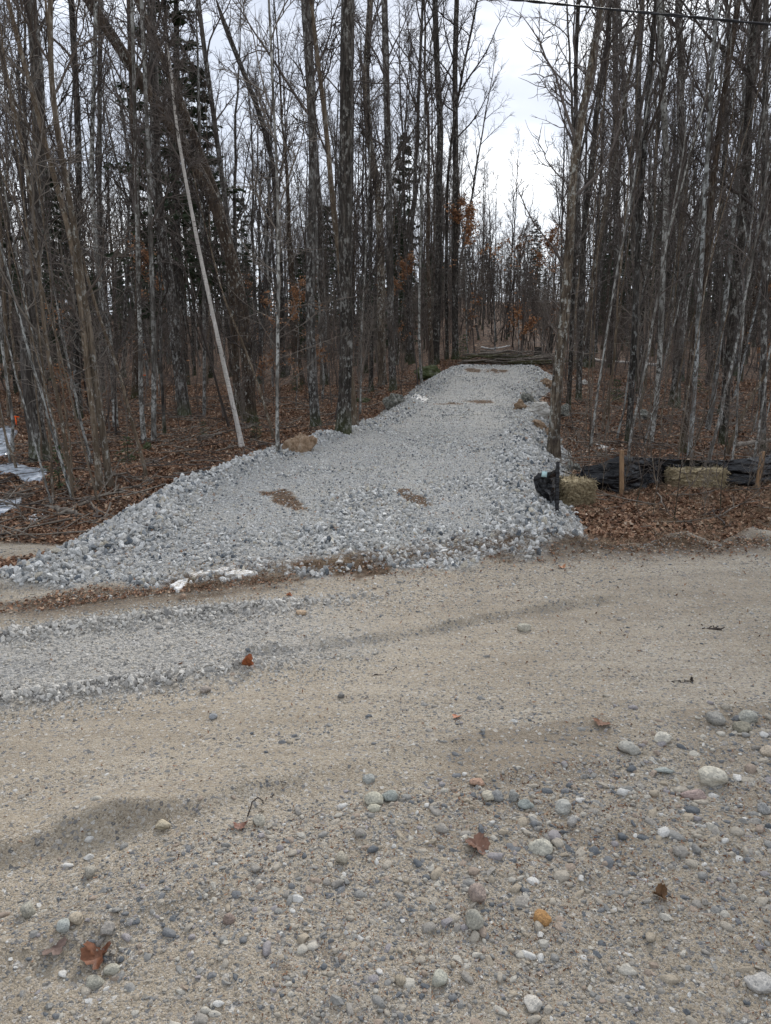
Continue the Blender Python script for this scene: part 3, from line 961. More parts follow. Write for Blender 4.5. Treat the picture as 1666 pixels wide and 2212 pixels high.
# the stones one can point at in the foreground
STONES = [
    (1540, 1682, 50, 34, 'b', (.50, .49, .44), 'largest pale oval cobble in the stony patch at the right edge'),
    (1497, 1716, 50, 20, 'b', (.36, .29, .28), 'long flat pinkish stone just below the pale oval cobble'),
    (1358, 1620, 38, 28, 'a', (.38, .38, .36), 'blunt grey angular stone left of the stony patch'),
    (1545, 1553, 34, 24, 'b', (.27, .27, .26), 'dark grey rounded cobble at the back of the stony patch'),
    (1614, 1549, 38, 24, 'b', (.33, .34, .32), 'smooth greenish grey cobble near the right edge, farthest back'),
    (1602, 1574, 32, 20, 'b', (.25, .24, .2), 'brownish grey flat cobble in front of the smooth greenish one'),
    (1431, 1597, 36, 20, 'a', (.52, .51, .47), 'pale rough granite stone at the back of the stony patch'),
    (1433, 1668, 40, 12, 'b', (.33, .37, .37), 'thin bluish flat stone between the grey angular stone and oval cobble'),
    (1168, 1830, 48, 28, 'b', (.42, .42, .38), 'pale oval cobble right of the curled brown maple leaf'),
    (1217, 1744, 34, 30, 'b', (.40, .41, .40), 'round speckled grey cobble above the pale oval one'),
    (1136, 1740, 34, 18, 'b', (.25, .28, .28), 'flat slate grey stone left of the round speckled cobble'),
    (1075, 1722, 26, 22, 'b', (.23, .24, .25), 'dark grey pebble paired with a pale one'),
    (1055, 1720, 26, 20, 'b', (.45, .43, .37), 'pale cream pebble leaning on a dark grey one'),
    (1110, 1722, 22, 28, 'a', (.27, .28, .28), 'upright mottled chunk between two flat stones'),
    (1030, 1690, 32, 16, 'a', (.38, .26, .2), 'reddish flat stone behind the pale cream pebble'),
    (1235, 1778, 20, 24, 'a', (.36, .36, .36), 'small upright grey granite block by round speckled cobble'),
    (808, 1728, 40, 24, 'a', (.40, .40, .35), 'pale wedge shaped stone on the near edge of the road'),
    (842, 1724, 34, 22, 'b', (.25, .28, .28), 'slate grey rounded stone beside the pale wedge stone'),
    (808, 1748, 28, 14, 'b', (.42, .42, .36), 'small flat pale pebble under the pale wedge stone'),
    (799, 1684, 26, 16, 'a', (.31, .33, .33), 'small grey angular stone above the wedge stone'),
    (1030, 1930, 34, 32, 'b', (.30, .25, .23), 'brownish round cobble in the lower middle'),
    (1022, 1989, 34, 38, 'a', (.33, .33, .3), 'blunt upright grey stone below the brownish round cobble'),
    (1170, 1986, 34, 26, 'a', (.36, .21, .09), 'bright ochre orange stone in the lower middle'),
    (1130, 1357, 30, 17, 'b', (.42, .41, .36), 'single pale oval cobble lying alone in mid road'),
    (560, 1776, 26, 24, 'a', (.38, .37, .33), 'pale grey cobble below the left sandy ridge'),
    (352, 1782, 30, 18, 'a', (.43, .39, .31), 'flat buff stone at the foot of the left sandy ridge'),
    (60, 1970, 28, 26, 'b', (.32, .32, .29), 'round speckled grey cobble near the left edge'),
    (196, 1888, 22, 22, 'b', (.34, .33, .3), 'round grey cobble in the left foreground, higher of a loose pair'),
    (166, 1984, 24, 16, 'b', (.38, .34, .28), 'tan oval pebble left of the crumpled orange leaf'),
    (138, 2000, 24, 20, 'a', (.35, .38, .38), 'blue grey cornered pebble next to the tan oval one'),
    (233, 2012, 26, 22, 'b', (.28, .27, .26), 'dull grey cobble just above the crumpled orange leaf'),
    (242, 2098, 28, 14, 'b', (.36, .36, .32), 'elongated pale pebble just below the crumpled orange leaf'),
    (204, 2122, 32, 16, 'b', (.3, .3, .27), 'flat grey stone half sunk below the crumpled orange leaf'),
    (494, 1988, 24, 24, 'b', (.26, .21, .19), 'brown round pebble alone in the left foreground sand'),
    (737, 1856, 24, 26, 'a', (.38, .36, .31), 'grey buff stone standing in the sand below the wedge stone'),
    (950, 2118, 30, 28, 'a', (.40, .41, .37), 'pale greenish stone near the bottom edge, centre'),
    (864, 2120, 20, 16, 'b', (.3, .27, .22), 'small brown pebble near the bottom edge'),
    (651, 1324, 24, 12, 'b', (.43, .33, .24), 'tan rounded stone at the foot of the driveway apron'),
    (397, 1293, 14, 14, 'b', (.3, .22, .17), 'brown upright cobble on the dirt strip below the apron'),
    (310, 1329, 16, 13, 'b', (.40, .39, .35), 'pale round cobble on the upper ridge of crushed stone'),
    (461, 1550, 17, 13, 'b', (.29, .31, .34), 'blue grey pebble alone in the left lane'),
    (737, 1506, 15, 12, 'b', (.18, .18, .18), 'dark pebble alone in the middle of the road'),
    (443, 1490, 22, 16, 'a', (.3, .27, .25), 'brownish angular stone at the end of the stone ridge'),
    (345, 1230 + 125, 14, 9, 'b', (.3, .3, .3), 'small grey stone in the hollow of the stony track'),
    (1658, 1625, 26, 22, 'b', (.45, .4, .34), 'cream stone cut by the right edge beside the stony patch'),
    (1650, 1748, 22, 22, 'b', (.3, .31, .32), 'blue grey cobble at the right edge below the stony patch'),
    (1640, 2130, 50, 26, 'b', (.42, .42, .42), 'large pale stone half buried at the lower right corner'),
    (1152, 2170, 34, 22, 'b', (.48, .47, .45), 'whitish flat stone sunk in the bottom right sand'),
]
for k, (px, py, w, h, kd, col, lab) in enumerate(STONES):
    m = mat_stone('cobble_stone', [(0, tuple(0.97 * c_ * (1.04, 1.0, 0.93)[q_] for q_, c_ in enumerate(col)))], 0.6)
    p = unproject(px, py + h * 0.25)
    dist = np.linalg.norm(p - np.array([0, 0, CAMZ]))
    W = w / FPX * dist
    H = h / FPX * dist
    me = round_rock(900 + k, 3, 0.13 if kd == 'b' else 0.10, 1.0, m, freq=1.0, name='cobble', cuts=4 if kd == 'b' else 9, deep=0.02)
    V = np.array([v.co[:] for v in me.vertices])
    ext = V.max(0) - V.min(0)
    o = obj('cobble', me)
    hh = H * 1.05
    o.scale = (W / ext[0], min(W, H * 1.5) / ext[1], hh / ext[2])
    o.location = (p[0], p[1], gz(p[0], p[1]) + hh * 0.22)
    tag(o, lab, 'stone', 'cobbles lying on the road and shoulder')


# ------------------------------------------------------------------ trees
def interp_path(P, t):
    """P (N,K,3); t (N,m) in 0..1 -> positions (N,m,3), tangents"""
    N, K, _ = P.shape
    f = np.clip(t, 0, 0.9999) * (K - 1)
    i = f.astype(int)
    u = (f - i)[..., None]
    n = np.arange(N)[:, None]
    a, b = P[n, i], P[n, i + 1]
    return a * (1 - u) + b * u, norm(b - a)


def grow(g, P, Rd, m, t0, t1, lenf, ang, K, up=0.3, wig=0.12, rmin=0.003, rfrac=0.55, tpow=1.0):
    """children of every path: returns paths, radii"""
    N, KK, _ = P.shape
    t = t0 + (t1 - t0) * ((np.arange(m)[None] + g.rand(N, m)) / m) ** tpow
    pos, tan = interp_path(P, t)
    f = t * (KK - 1)
    i = np.minimum(f.astype(int), KK - 2)
    n = np.arange(N)[:, None]
    pr = Rd[n, i] * (1 - (f - i)) + Rd[n, i + 1] * (f - i)
    az = np.arange(m)[None] * 2.4 + g.rand(N, 1) * 6.28 + g.normal(0, 0.4, (N, m))
    ref = np.where(np.abs(tan[..., 2:3]) > 0.9, np.array([1.0, 0, 0]), np.array([0, 0, 1.0]))
    n1 = norm(np.cross(tan, ref))
    n2 = np.cross(tan, n1)
    an = R(ang) * g.uniform(0.65, 1.3, (N, m))
    d = tan * np.cos(an)[..., None] + (n1 * np.cos(az)[..., None] + n2 * np.sin(az)[..., None]) * np.sin(an)[..., None]
    L = lenf(t, N, m, g)
    pos = pos.reshape(-1, 3)
    d = d.reshape(-1, 3)
    L = L.reshape(-1)
    pr = pr.reshape(-1)
    out = np.empty((len(pos), K, 3))
    out[:, 0] = pos
    seg = L / (K - 1)
    for k in range(1, K):
        d = norm(d + np.array([0, 0, up / (K - 1)]) + g.normal(0, wig, d.shape))
        out[:, k] = out[:, k - 1] + d * seg[:, None]
    r0 = np.maximum(pr * rfrac, rmin * 1.2)
    r0 = np.minimum(r0, 0.005 + L * 0.0085)
    tt = np.linspace(0, 1, K)[None]
    rad = r0[:, None] * (1 - tt) ** 0.8 + rmin * 0.8
    return out, rad


def crown_for(g, P, Rd, H, n1=22, m2=7, m3=6, cb=0.35, ang=42, blen=0.30, m4=0, twig=0.0035, up=0.55):
    P1, R1 = grow(g, P[None], Rd[None], n1, cb, 0.985, lambda t, N, m, g: H * blen * (1.08 - t) ** 0.6 * g.uniform(0.5, 1.25, (N, m)), ang, 9, up=up, wig=0.13, rmin=0.005, rfrac=0.5)
    parts = [tubes(P1, R1, 5)]
    P2, R2 = grow(g, P1, R1, m2, 0.18, 0.98, lambda t, N, m, g: np.repeat(np.linalg.norm(P1[:, -1] - P1[:, 0], axis=1)[:, None], m, 1) * 0.45 * (1.15 - t) * g.uniform(0.5, 1.2, (N, m)), 42, 6, up=0.22, wig=0.18, rmin=twig * 1.1, rfrac=0.6)
    parts.append(tubes(P2, R2, 3))
    P3, R3 = grow(g, P2, R2, m3, 0.15, 0.98, lambda t, N, m, g: g.uniform(0.15, 0.7, (N, m)) * (1.2 - t) + 0.1, 42, 4, up=0.15, wig=0.2, rmin=twig, rfrac=0.8)
    parts.append(tubes(P3, R3, 3))
    if m4:
        P4, R4 = grow(g, P3, R3, m4, 0.2, 0.95, lambda t, N, m, g: g.uniform(0.08, 0.3, (N, m)), 38, 3, up=0.2, wig=0.1, rmin=twig * 0.8, rfrac=0.8)
        parts.append(tubes(P4, R4, 3))
    return parts, P2, P3


def trunk_tube(P, Rd, sides=12, roots=True, g=None):
    V, F = tubes(P[None], Rd[None], sides)
    if g is not None:
        K = len(P)
        VV = V.reshape(K, sides, 3)
        c = P[:, None]
        a = np.arange(sides) * 2 * np.pi / sides
        ph = g.uniform(0, 6.28, 3)
        fl = 1 + 0.06 * np.sin(2 * a + ph[0])[None] + 0.05 * np.sin(3 * a + ph[1] + np.linspace(0, 6, K)[:, None]) + 0.04 * g.normal(size=(K, sides))
        if roots:
            hgt = (P[:, 2] - P[0, 2])[:, None]
            fl = fl + np.exp(-hgt / 0.16) * (0.22 * np.maximum(0, np.sin(3 * a + ph[2]))[None] + 0.08)
        V = (c + (VV - c) * fl[..., None]).reshape(-1, 3)
    return V, F


def resample(pts, K):
    pts = np.asarray(pts, float)
    d = np.concatenate([[0], np.cumsum(np.linalg.norm(np.diff(pts, axis=0), axis=1))])
    # smooth by Catmull-Rom on arc length
    t = np.linspace(0, d[-1], K)
    out = np.stack([np.interp(t, d, pts[:, k]) for k in range(3)], -1)
    for _ in range(3):
        out[1:-1] = 0.25 * out[:-2] + 0.5 * out[1:-1] + 0.25 * out[2:]
    return out, d[-1]


def make_proto(seed, H, r0, bark, twigm='twig', lean=0.02, n1=22, m2=7, m3=6, cb=0.35, ang=40, blen=0.28, fork=False, sides=9, twig=0.0028, K=26):
    g = np.random.RandomState(seed)
    t = np.linspace(0, 1, K)
    wob = np.cumsum(np.cumsum(g.normal(0, 0.0065 * H / 10, (K, 2)), 0) * 0.6 + g.normal(0, 0.018 * H / 10, (K, 2)), 0)
    az = g.uniform(0, 6.28)
    P = np.stack([lean * H * t ** 1.3 * np.cos(az) + wob[:, 0], lean * H * t ** 1.3 * np.sin(az) + wob[:, 1], -0.15 + (H + 0.15) * t], -1)
    P[0, :2] = P[1, :2] = 0
    Rd = r0 * ((1 - t) ** 0.75 * 0.88 + 0.03) * (1 + 0.35 * np.exp(-t * H / 0.35))
    tv = [trunk_tube(P, Rd, sides, True, g)]
    parts, P2, P3 = crown_for(g, P, Rd, H, n1, m2, m3, cb, ang, blen, twig=twig)
    if fork:
        # a second leader
        k0 = int(K * g.uniform(0.3, 0.5))
        L = H * (1 - k0 / K) * 0.95
        Kf = 16
        q = np.empty((Kf, 3))
        q[0] = P[k0]
        d = norm(np.array([math.cos(az + 2), math.sin(az + 2), 2.2]))
        for k in range(1, Kf):
            d = norm(d + np.array([0, 0, 0.08]) + g.normal(0, 0.04, 3))
            q[k] = q[k - 1] + d * L / (Kf - 1)
        Rf = Rd[k0] * 0.75 * (1 - np.linspace(0, 1, Kf)) ** 0.8 + 0.006
        tv.append(tubes(q[None], Rf[None], 7))
        p2, _, _ = crown_for(g, q, Rf, L, n1 // 2, m2, m3, 0.25, ang, blen, twig=twig)
        parts += p2
    V, F = join_parts(tv)
    tm = mesh_np('trunk', V, F, True, [M[bark]])
    V, F = join_parts(parts)
    cm = mesh_np('crown', V, F, False, [M[twigm]])
    return tm, cm


PROTO = {}
spec = [
    # name, seed, H, r0, bark, n1,m2,m3,cb,ang,blen,fork
    ('grey', 1, 17, 0.15, 'bark_grey', 16, 7, 5, 0.38, 34, 0.24, False),
    ('grey', 2, 15, 0.12, 'bark_grey', 15, 6, 5, 0.40, 36, 0.24, True),
    ('dark', 3, 18, 0.17, 'bark_dark', 16, 7, 5, 0.40, 36, 0.23, False),
    ('dark', 4, 14, 0.11, 'bark_dark', 14, 6, 5, 0.34, 33, 0.24, True),
    ('brown', 5, 16, 0.13, 'bark_brown', 15, 7, 5, 0.38, 36, 0.24, False),
    ('brown', 6, 13, 0.085, 'bark_brown', 13, 6, 5, 0.30, 33, 0.23, True),
    ('spotted', 7, 12, 0.065, 'bark_spot', 12, 5, 4, 0.33, 32, 0.23, False),
    ('spotted', 8, 10, 0.05, 'bark_spot', 11, 5, 3, 0.30, 32, 0.24, True),
    ('tan', 9, 12, 0.06, 'bark_tan', 12, 5, 4, 0.33, 30, 0.24, False),
    ('tan', 10, 9, 0.042, 'bark_tan', 10, 5, 3, 0.28, 32, 0.25, True),
]
for nm, sd, H, r0, bark, n1, m2, m3, cb, ang, bl, fk in spec:
    PROTO.setdefault(nm, []).append(make_proto(sd, H, r0 * 0.8, bark, 'twig', 0.03, n1, m2, m3, cb, ang, bl, fk))
SAP = [make_proto(40 + k, H, r, ['bark_tan', 'bark_brown', 'bark_spot', 'bark_tan'][k], 'twig_pale' if k % 2 else 'twig', 0.08, 9, 3, 2, 0.2, 32, 0.3, k % 2 == 1, 6, 0.0022, 14)
       for k, (H, r) in enumerate(((4.2, 0.02), (3.2, 0.014), (5.5, 0.028), (2.4, 0.011)))]


def make_beech(seed, H):
    g = np.random.RandomState(seed)
    tm, cm = make_proto(seed, H, 0.02, 'bark_spot', 'twig', 0.06, 12, 5, 3, 0.15, 55, 0.33, False, 6, 0.003, 14)
    v = np.array([x.co[:] for x in cm.vertices])
    k = g.choice(len(v), 2600)
    # leaves gather on part of the boughs
    cen = v[k]
    msk = vnoise(cen[:, 0] * 1.0 + 5, cen[:, 2], 1.1, seed) > 0.02
    cen = cen[msk] + g.normal(0, 0.03, (msk.sum(), 3))
    n = len(cen)
    a = norm(g.normal(size=(n, 3)) * [1, 1, 0.5])
    b = norm(np.cross(a, g.normal(size=(n, 3))))
    l = g.uniform(0.06, 0.10, (n, 1))
    V = np.stack([cen, cen + a * l * 0.5 + b * l * 0.3, cen + a * l - np.array([0, 0, 0.01]), cen + a * l * 0.5 - b * l * 0.3], 1).reshape(-1, 3)
    lm = mesh_np('leaves', V, np.arange(4 * n).reshape(n, 4), False, [M['beech']])
    return tm, cm, lm


BEECH = [make_beech(60, 3.2), make_beech(61, 4.6), make_beech(62, 2.2)]


def make_conifer(seed, H, r0, base=0.1, width=0.16, nb=90, mat='needle', dens=46, holes=0.25, ql=(0.14, 0.32)):
    g = np.random.RandomState(seed)
    K = 14
    t = np.linspace(0, 1, K)
    P = np.stack([0 * t, 0 * t, -0.1 + (H + 0.1) * t], -1)
    Rd = r0 * (1 - t) ** 0.9 + 0.005
    tv = trunk_tube(P, Rd, 8, False, g)
    tm = mesh_np('trunk', tv[0], tv[1], True, [M['bark_dark']])
    tb = base + (0.99 - base) * (np.arange(nb) + g.rand(nb)) / nb
    tb = tb[g.rand(nb) > holes * 0.5]
    nb = len(tb)
    az = np.arange(nb) * 2.4 + g.normal(0, 0.5, nb)
    L = H * width * (1.03 - tb) ** 0.7 * g.uniform(0.45, 1.25, nb)
    Kb = 6
    B = np.empty((nb, Kb, 3))
    B[:, 0] = np.stack([0 * tb, 0 * tb, H * tb], -1)
    d = norm(np.stack([np.cos(az), np.sin(az), 0.15 + 0.5 * (tb - 0.5)], -1))
    for k in range(1, Kb):
        d = norm(d + np.array([0, 0, -0.13 if k < 4 else 0.12]) + g.normal(0, 0.05, d.shape))
        B[:, k] = B[:, k - 1] + d * (L / (Kb - 1))[:, None]
    bt = np.maximum(0.012 * L, 0.004)[:, None] * (1 - np.linspace(0, 1, Kb)[None]) + 0.003
    parts = [tubes(B, bt, 3)]
    V, F = join_parts(parts)
    bmsh = mesh_np('boughs', V, F, False, [M['twig']])
    u = g.uniform(0.15, 1, (nb, dens))
    pos, tan = interp_path(B, u)
    side = norm(np.cross(tan, np.array([0, 0, 1.0])))
    sgn = np.where(g.rand(nb, dens) > 0.5, 1, -1)[..., None]
    pos = pos + side * sgn * (g.rand(nb, dens, 1) ** 1.3 * 0.34 * (1.1 - u[..., None]) * L[:, None, None]) + g.normal(0, 0.03, pos.shape) * (H / 10)
    dr = norm(tan * 0.7 + side * sgn * g.uniform(0.3, 1.1, (nb, dens, 1)) + g.normal(0, 0.25, (nb, dens, 3)) + [0, 0, -0.15])
    ln = g.uniform(ql[0], ql[1], (nb, dens, 1)) * (H / 10) ** 0.3
    wd = norm(np.cross(dr, g.normal(size=dr.shape))) * ln * 0.2
    a = pos
    V = np.stack([a, a + dr * ln * 0.45 + wd, a + dr * ln, a + dr * ln * 0.45 - wd], 2).reshape(-1, 3)
    nm_ = mesh_np('needles', V, np.arange(len(V)).reshape(-1, 4), False, [M[mat]])
    return tm, bmsh, nm_


CON = [make_conifer(70, 13, 0.13, 0.25, 0.17, 95, 'needle', 75, 0.5, (0.12, 0.26)), make_conifer(71, 9, 0.09, 0.08, 0.22, 90, 'needle', 70, 0.3, (0.12, 0.26))]
CONS = [make_conifer(72, 0.7, 0.012, 0.05, 0.55, 40, 'needle_light', 22, 0.2, (0.06, 0.13)), make_conifer(73, 1.1, 0.015, 0.05, 0.5, 44, 'needle_light', 24, 0.2, (0.06, 0.14))]


def place(name, meshes, names, x, y, rz, s=1.0, tilt=(0, 0), sink=0.0, z=None):
    root = empty(name, (x, y, (gz(x, y) if z is None else z) - sink), rz)
    root.rotation_euler = (tilt[0], tilt[1], rz)
    root.scale = (s, s, s) if not isinstance(s, tuple) else s
    for nm, me in zip(names, meshes):
        o = bpy.data.objects.new(nm, me)
        COL.objects.link(o)
        o.parent = root
    return root


# ---- trees that can be picked out, each traced and built where it stands
# (trunk picture points from the base up, width px at base and at frame top, bark, label)
KEY = [
    ([(525, 968), (500, 860), (470, 730), (435, 570), (405, 420), (380, 280), (365, 140), (362, 120)], 11, 4, 'bark_birch', 'slender white birch leaning left beside the gravel driveway', 7.6, 0.75),
    ([(540, 912), (535, 780), (522, 640), (503, 570), (485, 500), (460, 420), (415, 345), (370, 265), (320, 200), (280, 135), (225, 50), (180, -20)], 32, 20, 'bark_brown', 'thick brown furrowed tree curving far over to the left behind the white birch', 16, 0.75),
    ([(516, 900), (508, 760), (500, 600), (480, 450), (450, 370), (425, 310), (400, 240), (370, 165), (330, 75), (295, -10)], 18, 14, 'bark_brown', 'second curved brown tree, thinner, tucked against the thick leaning one', 15, 0.7),
    ([(742, 935), (748, 800), (750, 700), (746, 500), (748, 300), (750, 100), (752, -20)], 32, 23, 'bark_dark', 'thick dark scaly trunk rising straight from the driveway edge', 16, 0.42),
    ([(682, 925), (673, 800), (668, 650), (672, 500), (677, 350), (670, 200), (662, 80), (655, -20)], 23, 13, 'bark_grey', 'blotchy black and white lichened trunk above the tan boulder', 15, 0.45),
    ([(768, 922), (752, 760), (737, 595), (717, 425), (702, 250), (682, 100), (670, -10)], 14, 7, 'bark_tan', 'thin tan trunk starting behind the thick dark scaly one', 13, 0.45),
    ([(826, 835), (823, 705), (823, 542), (816, 400), (795, 280), (790, 150), (800, 0)], 21, 11, 'bark_ybirch', 'shaggy tan trunk with spreading roots left of the grey boulder', 16, 0.4),
    ([(850, 843), (846, 737), (843, 607), (840, 400), (835, 200), (830, -10)], 17, 12, 'bark_grey', 'pale lichened trunk standing right behind the grey boulder', 16, 0.4),
    ([(911, 832), (905, 720), (907, 600), (910, 480), (915, 300)], 7, 3, 'bark_spot', 'thin spotted sapling at the left rim of the upper driveway', 9, 0.4),
    ([(941, 790), (944, 700), (948, 595), (950, 350), (953, 275), (945, 150), (940, -10)], 17, 10, 'bark_dark', 'dark straight trunk by the mossy boulder at top of driveway', 18, 0.45),
    ([(984, 776), (983, 595), (985, 350), (983, 150), (988, -10)], 16, 9, 'bark_dark', 'tall dark trunk with mossy foot at the left side of the sky gap', 18, 0.42),
    ([(966, 778), (964, 595), (966, 400), (975, 300), (1000, 150), (1020, 60)], 9, 4, 'bark_dark', 'slim dark trunk between the two dark trunks near the sky gap', 15, 0.5),
    ([(1195, 984), (1204, 790), (1218, 707), (1224, 583), (1233, 500), (1233, 390), (1248, 280), (1268, 200), (1285, 75), (1300, -15)], 27, 11, 'bark_ybirch', 'big golden brown birch with curling bark at the right driveway edge', 14, 0.3),
    ([(1228, 890), (1236, 700), (1240, 500), (1243, 300), (1240, 150), (1247, -10)], 11, 7, 'bark_dark', 'dark thin trunk hugging the big golden birch on its right', 13, 0.3),
    ([(1250, 868), (1256, 650), (1263, 475), (1283, 325), (1290, 220), (1312, 140), (1318, 50), (1318, -20)], 14, 9, 'bark_dark', 'dark trunk bending right twice, behind the big golden birch', 14, 0.45),
    ([(1249, 842), (1257, 749), (1274, 666), (1284, 583), (1310, 450), (1333, 325), (1353, 200), (1380, 60)], 11, 7, 'bark_ybirch', 'thin tan birch slanting right behind the big golden birch', 12, 0.45),
    ([(1315, 792), (1325, 690), (1333, 595), (1333, 250), (1336, -10)], 15, 10, 'bark_grey', 'straight grey trunk right of the slanting tan birch', 16, 0.45),
    ([(1357, 958), (1365, 832), (1373, 666), (1378, 550), (1393, 300), (1408, 100), (1420, -10)], 15, 9, 'bark_dark', 'dark trunk behind the first wooden fence stake', 14, 0.4),
    ([(1404, 958), (1419, 873), (1427, 708), (1430, 595), (1438, 400), (1428, 200), (1418, 25)], 11, 11, 'bark_spot', 'grey spotted trunk behind the middle of the black fence', 14, 0.4),
    ([(1473, 983), (1493, 790), (1510, 680), (1522, 583), (1532, 480), (1560, 250), (1600, 0)], 17, 10, 'bark_brown', 'brown trunk behind the second straw bale leaning right', 14, 0.35),
    ([(1489, 989), (1502, 832), (1510, 666), (1518, 542), (1530, 300), (1550, 0)], 10, 7, 'bark_spot', 'thin pale spotted trunk just right of the brown one behind the bale', 12, 0.35),
    ([(1526, 931), (1543, 873), (1551, 770), (1568, 666), (1582, 542), (1600, 350), (1632, 0)], 11, 7, 'bark_spot', 'white speckled trunk leaning right between two dark trunks', 13, 0.4),
    ([(1561, 965), (1572, 790), (1585, 666), (1595, 542), (1605, 500), (1613, 250), (1630, -10)], 20, 13, 'bark_dark', 'widest dark trunk near the right edge behind the fence', 15, 0.42),
    ([(1566, 985), (1605, 890), (1666, 782), (1760, 560)], 8, 5, 'bark_tan', 'thin tan stem slanting steeply to the right edge', 9, 0.5),
    ([(1648, 985), (1652, 700), (1655, 500), (1660, -10)], 13, 9, 'bark_grey', 'grey trunk right at the right edge above the fence', 14, 0.35),
    ([(90, 998), (74, 900), (60, 800), (60, 650), (75, 450), (80, 300), (75, 150), (58, -10)], 44, 20, 'bark_grey', 'thick rough grey trunk with wide foot near the left edge', 15, 0.42),
    ([(156, 1067), (143, 965), (130, 867), (107, 786), (94, 672), (88, 575), (70, 400), (30, 200), (0, 60)], 9, 5, 'bark_tan', 'thin tan sapling nearest the ice, first of the left saplings', 10, 0.25),
    ([(215, 1058), (208, 965), (195, 867), (183, 770), (168, 650), (150, 520), (100, 350), (60, 200), (20, 60)], 14, 7, 'bark_tan', 'brown sapling leaning left, second of the left saplings', 11, 0.25),
    ([(239, 1052), (228, 965), (211, 867), (195, 705), (176, 607), (165, 500), (145, 400), (120, 250), (110, 150), (112, 0)], 16, 8, 'bark_tan', 'stoutest tan sapling, third of the left saplings', 11, 0.25),
    ([(320, 1034), (299, 958), (277, 884), (257, 793), (228, 724), (195, 620), (160, 480), (125, 300), (110, 100)], 8, 4, 'bark_tan', 'thin sapling slanting left, its foot closest to the gravel bank', 10, 0.2),
    ([(332, 956), (332, 737), (325, 575), (320, 400), (310, 200), (300, 0)], 12, 7, 'bark_spot', 'straight white spotted trunk with a mossy stone at its foot', 13, 0.4),
    ([(312, 956), (303, 867), (304, 770), (298, 640), (296, 542), (290, 300), (283, 60)], 11, 6, 'bark_spot', 'crooked white spotted trunk left of its straight spotted neighbour', 13, 0.4),
    ([(356, 939), (347, 770), (348, 640), (340, 500), (335, 300)], 8, 4, 'bark_grey', 'thin grey stem right of the two spotted trunks', 10, 0.35),
    ([(400, 900), (387, 802), (377, 721), (364, 607), (351, 542), (335, 400), (328, 200), (320, -10)], 31, 17, 'bark_grey', 'thick grey trunk with flared foot between spotted trunks and birch', 16, 0.42),
    ([(250, 926), (243, 770), (230, 672), (210, 575), (200, 350), (210, 80)], 12, 7, 'bark_spot', 'pale spotted trunk behind the stoutest tan sapling', 13, 0.4),
    ([(441, 900), (442, 737), (440, 607), (435, 400), (430, 200)], 8, 5, 'bark_spot', 'thin spotted stem between the thick grey trunk and the birch', 11, 0.4),
    ([(530, 888), (505, 760), (474, 610), (455, 542), (425, 430)], 7, 4, 'bark_dark', 'thin dark stem slanting left under the thick leaning tree', 8, 0.4),
    ([(600, 977), (599, 867), (600, 737), (602, 640), (600, 400), (590, 200)], 8, 4, 'bark_spot', 'thin sapling at the left end of the tan boulder', 10, 0.3),
    ([(594, 948), (570, 870), (547, 802), (515, 720), (488, 659), (470, 600)], 7, 3, 'bark_tan', 'thin sapling slanting left next to the tan boulder', 6, 0.3),
    ([(590, 838), (586, 740), (582, 640), (575, 500)], 5, 3, 'bark_spot', 'very thin pale stem in front of orange beech leaves', 8, 0.3),
    ([(778, 898), (781, 705), (789, 575), (795, 450)], 5, 3, 'bark_spot', 'very thin stem just right of the thick dark scaly trunk', 8, 0.35),
    ([(612, 815), (606, 595), (590, 350), (560, 240), (520, 140), (480, 40)], 14, 9, 'bark_dark', 'dark tree bending left high above the tan boulder', 16, 0.45),
    ([(512, 860), (497, 500), (480, 375), (460, 225), (440, 80), (430, -10)], 13, 9, 'bark_grey', 'grey trunk behind the second curved brown tree', 16, 0.45),
    ([(386, 830), (380, 595), (378, 350), (375, 50)], 15, 11, 'bark_dark', 'dark trunk in front of the dark spruce', 17, 0.5),
    ([(222, 850), (217, 600), (215, 450), (215, 200), (218, -10)], 11, 8, 'bark_grey', 'grey trunk deep behind the left saplings', 16, 0.45),
    ([(290, 860), (300, 640), (300, 450), (290, 250), (283, -10)], 14, 9, 'bark_brown', 'brown trunk deep behind the crooked spotted trunk', 16, 0.45),
    ([(170, 905), (165, 740), (168, 560), (175, 380), (170, 200), (160, 0)], 16, 10, 'bark_dark', 'dark trunk between thick left trunk and the saplings, deeper in', 16, 0.4),
    ([(20, 905), (10, 700), (0, 560), (-10, 400)], 9, 7, 'bark_tan', 'tan trunk cut by the left edge', 12, 0.4),
]
BASES = []
key_coll = []
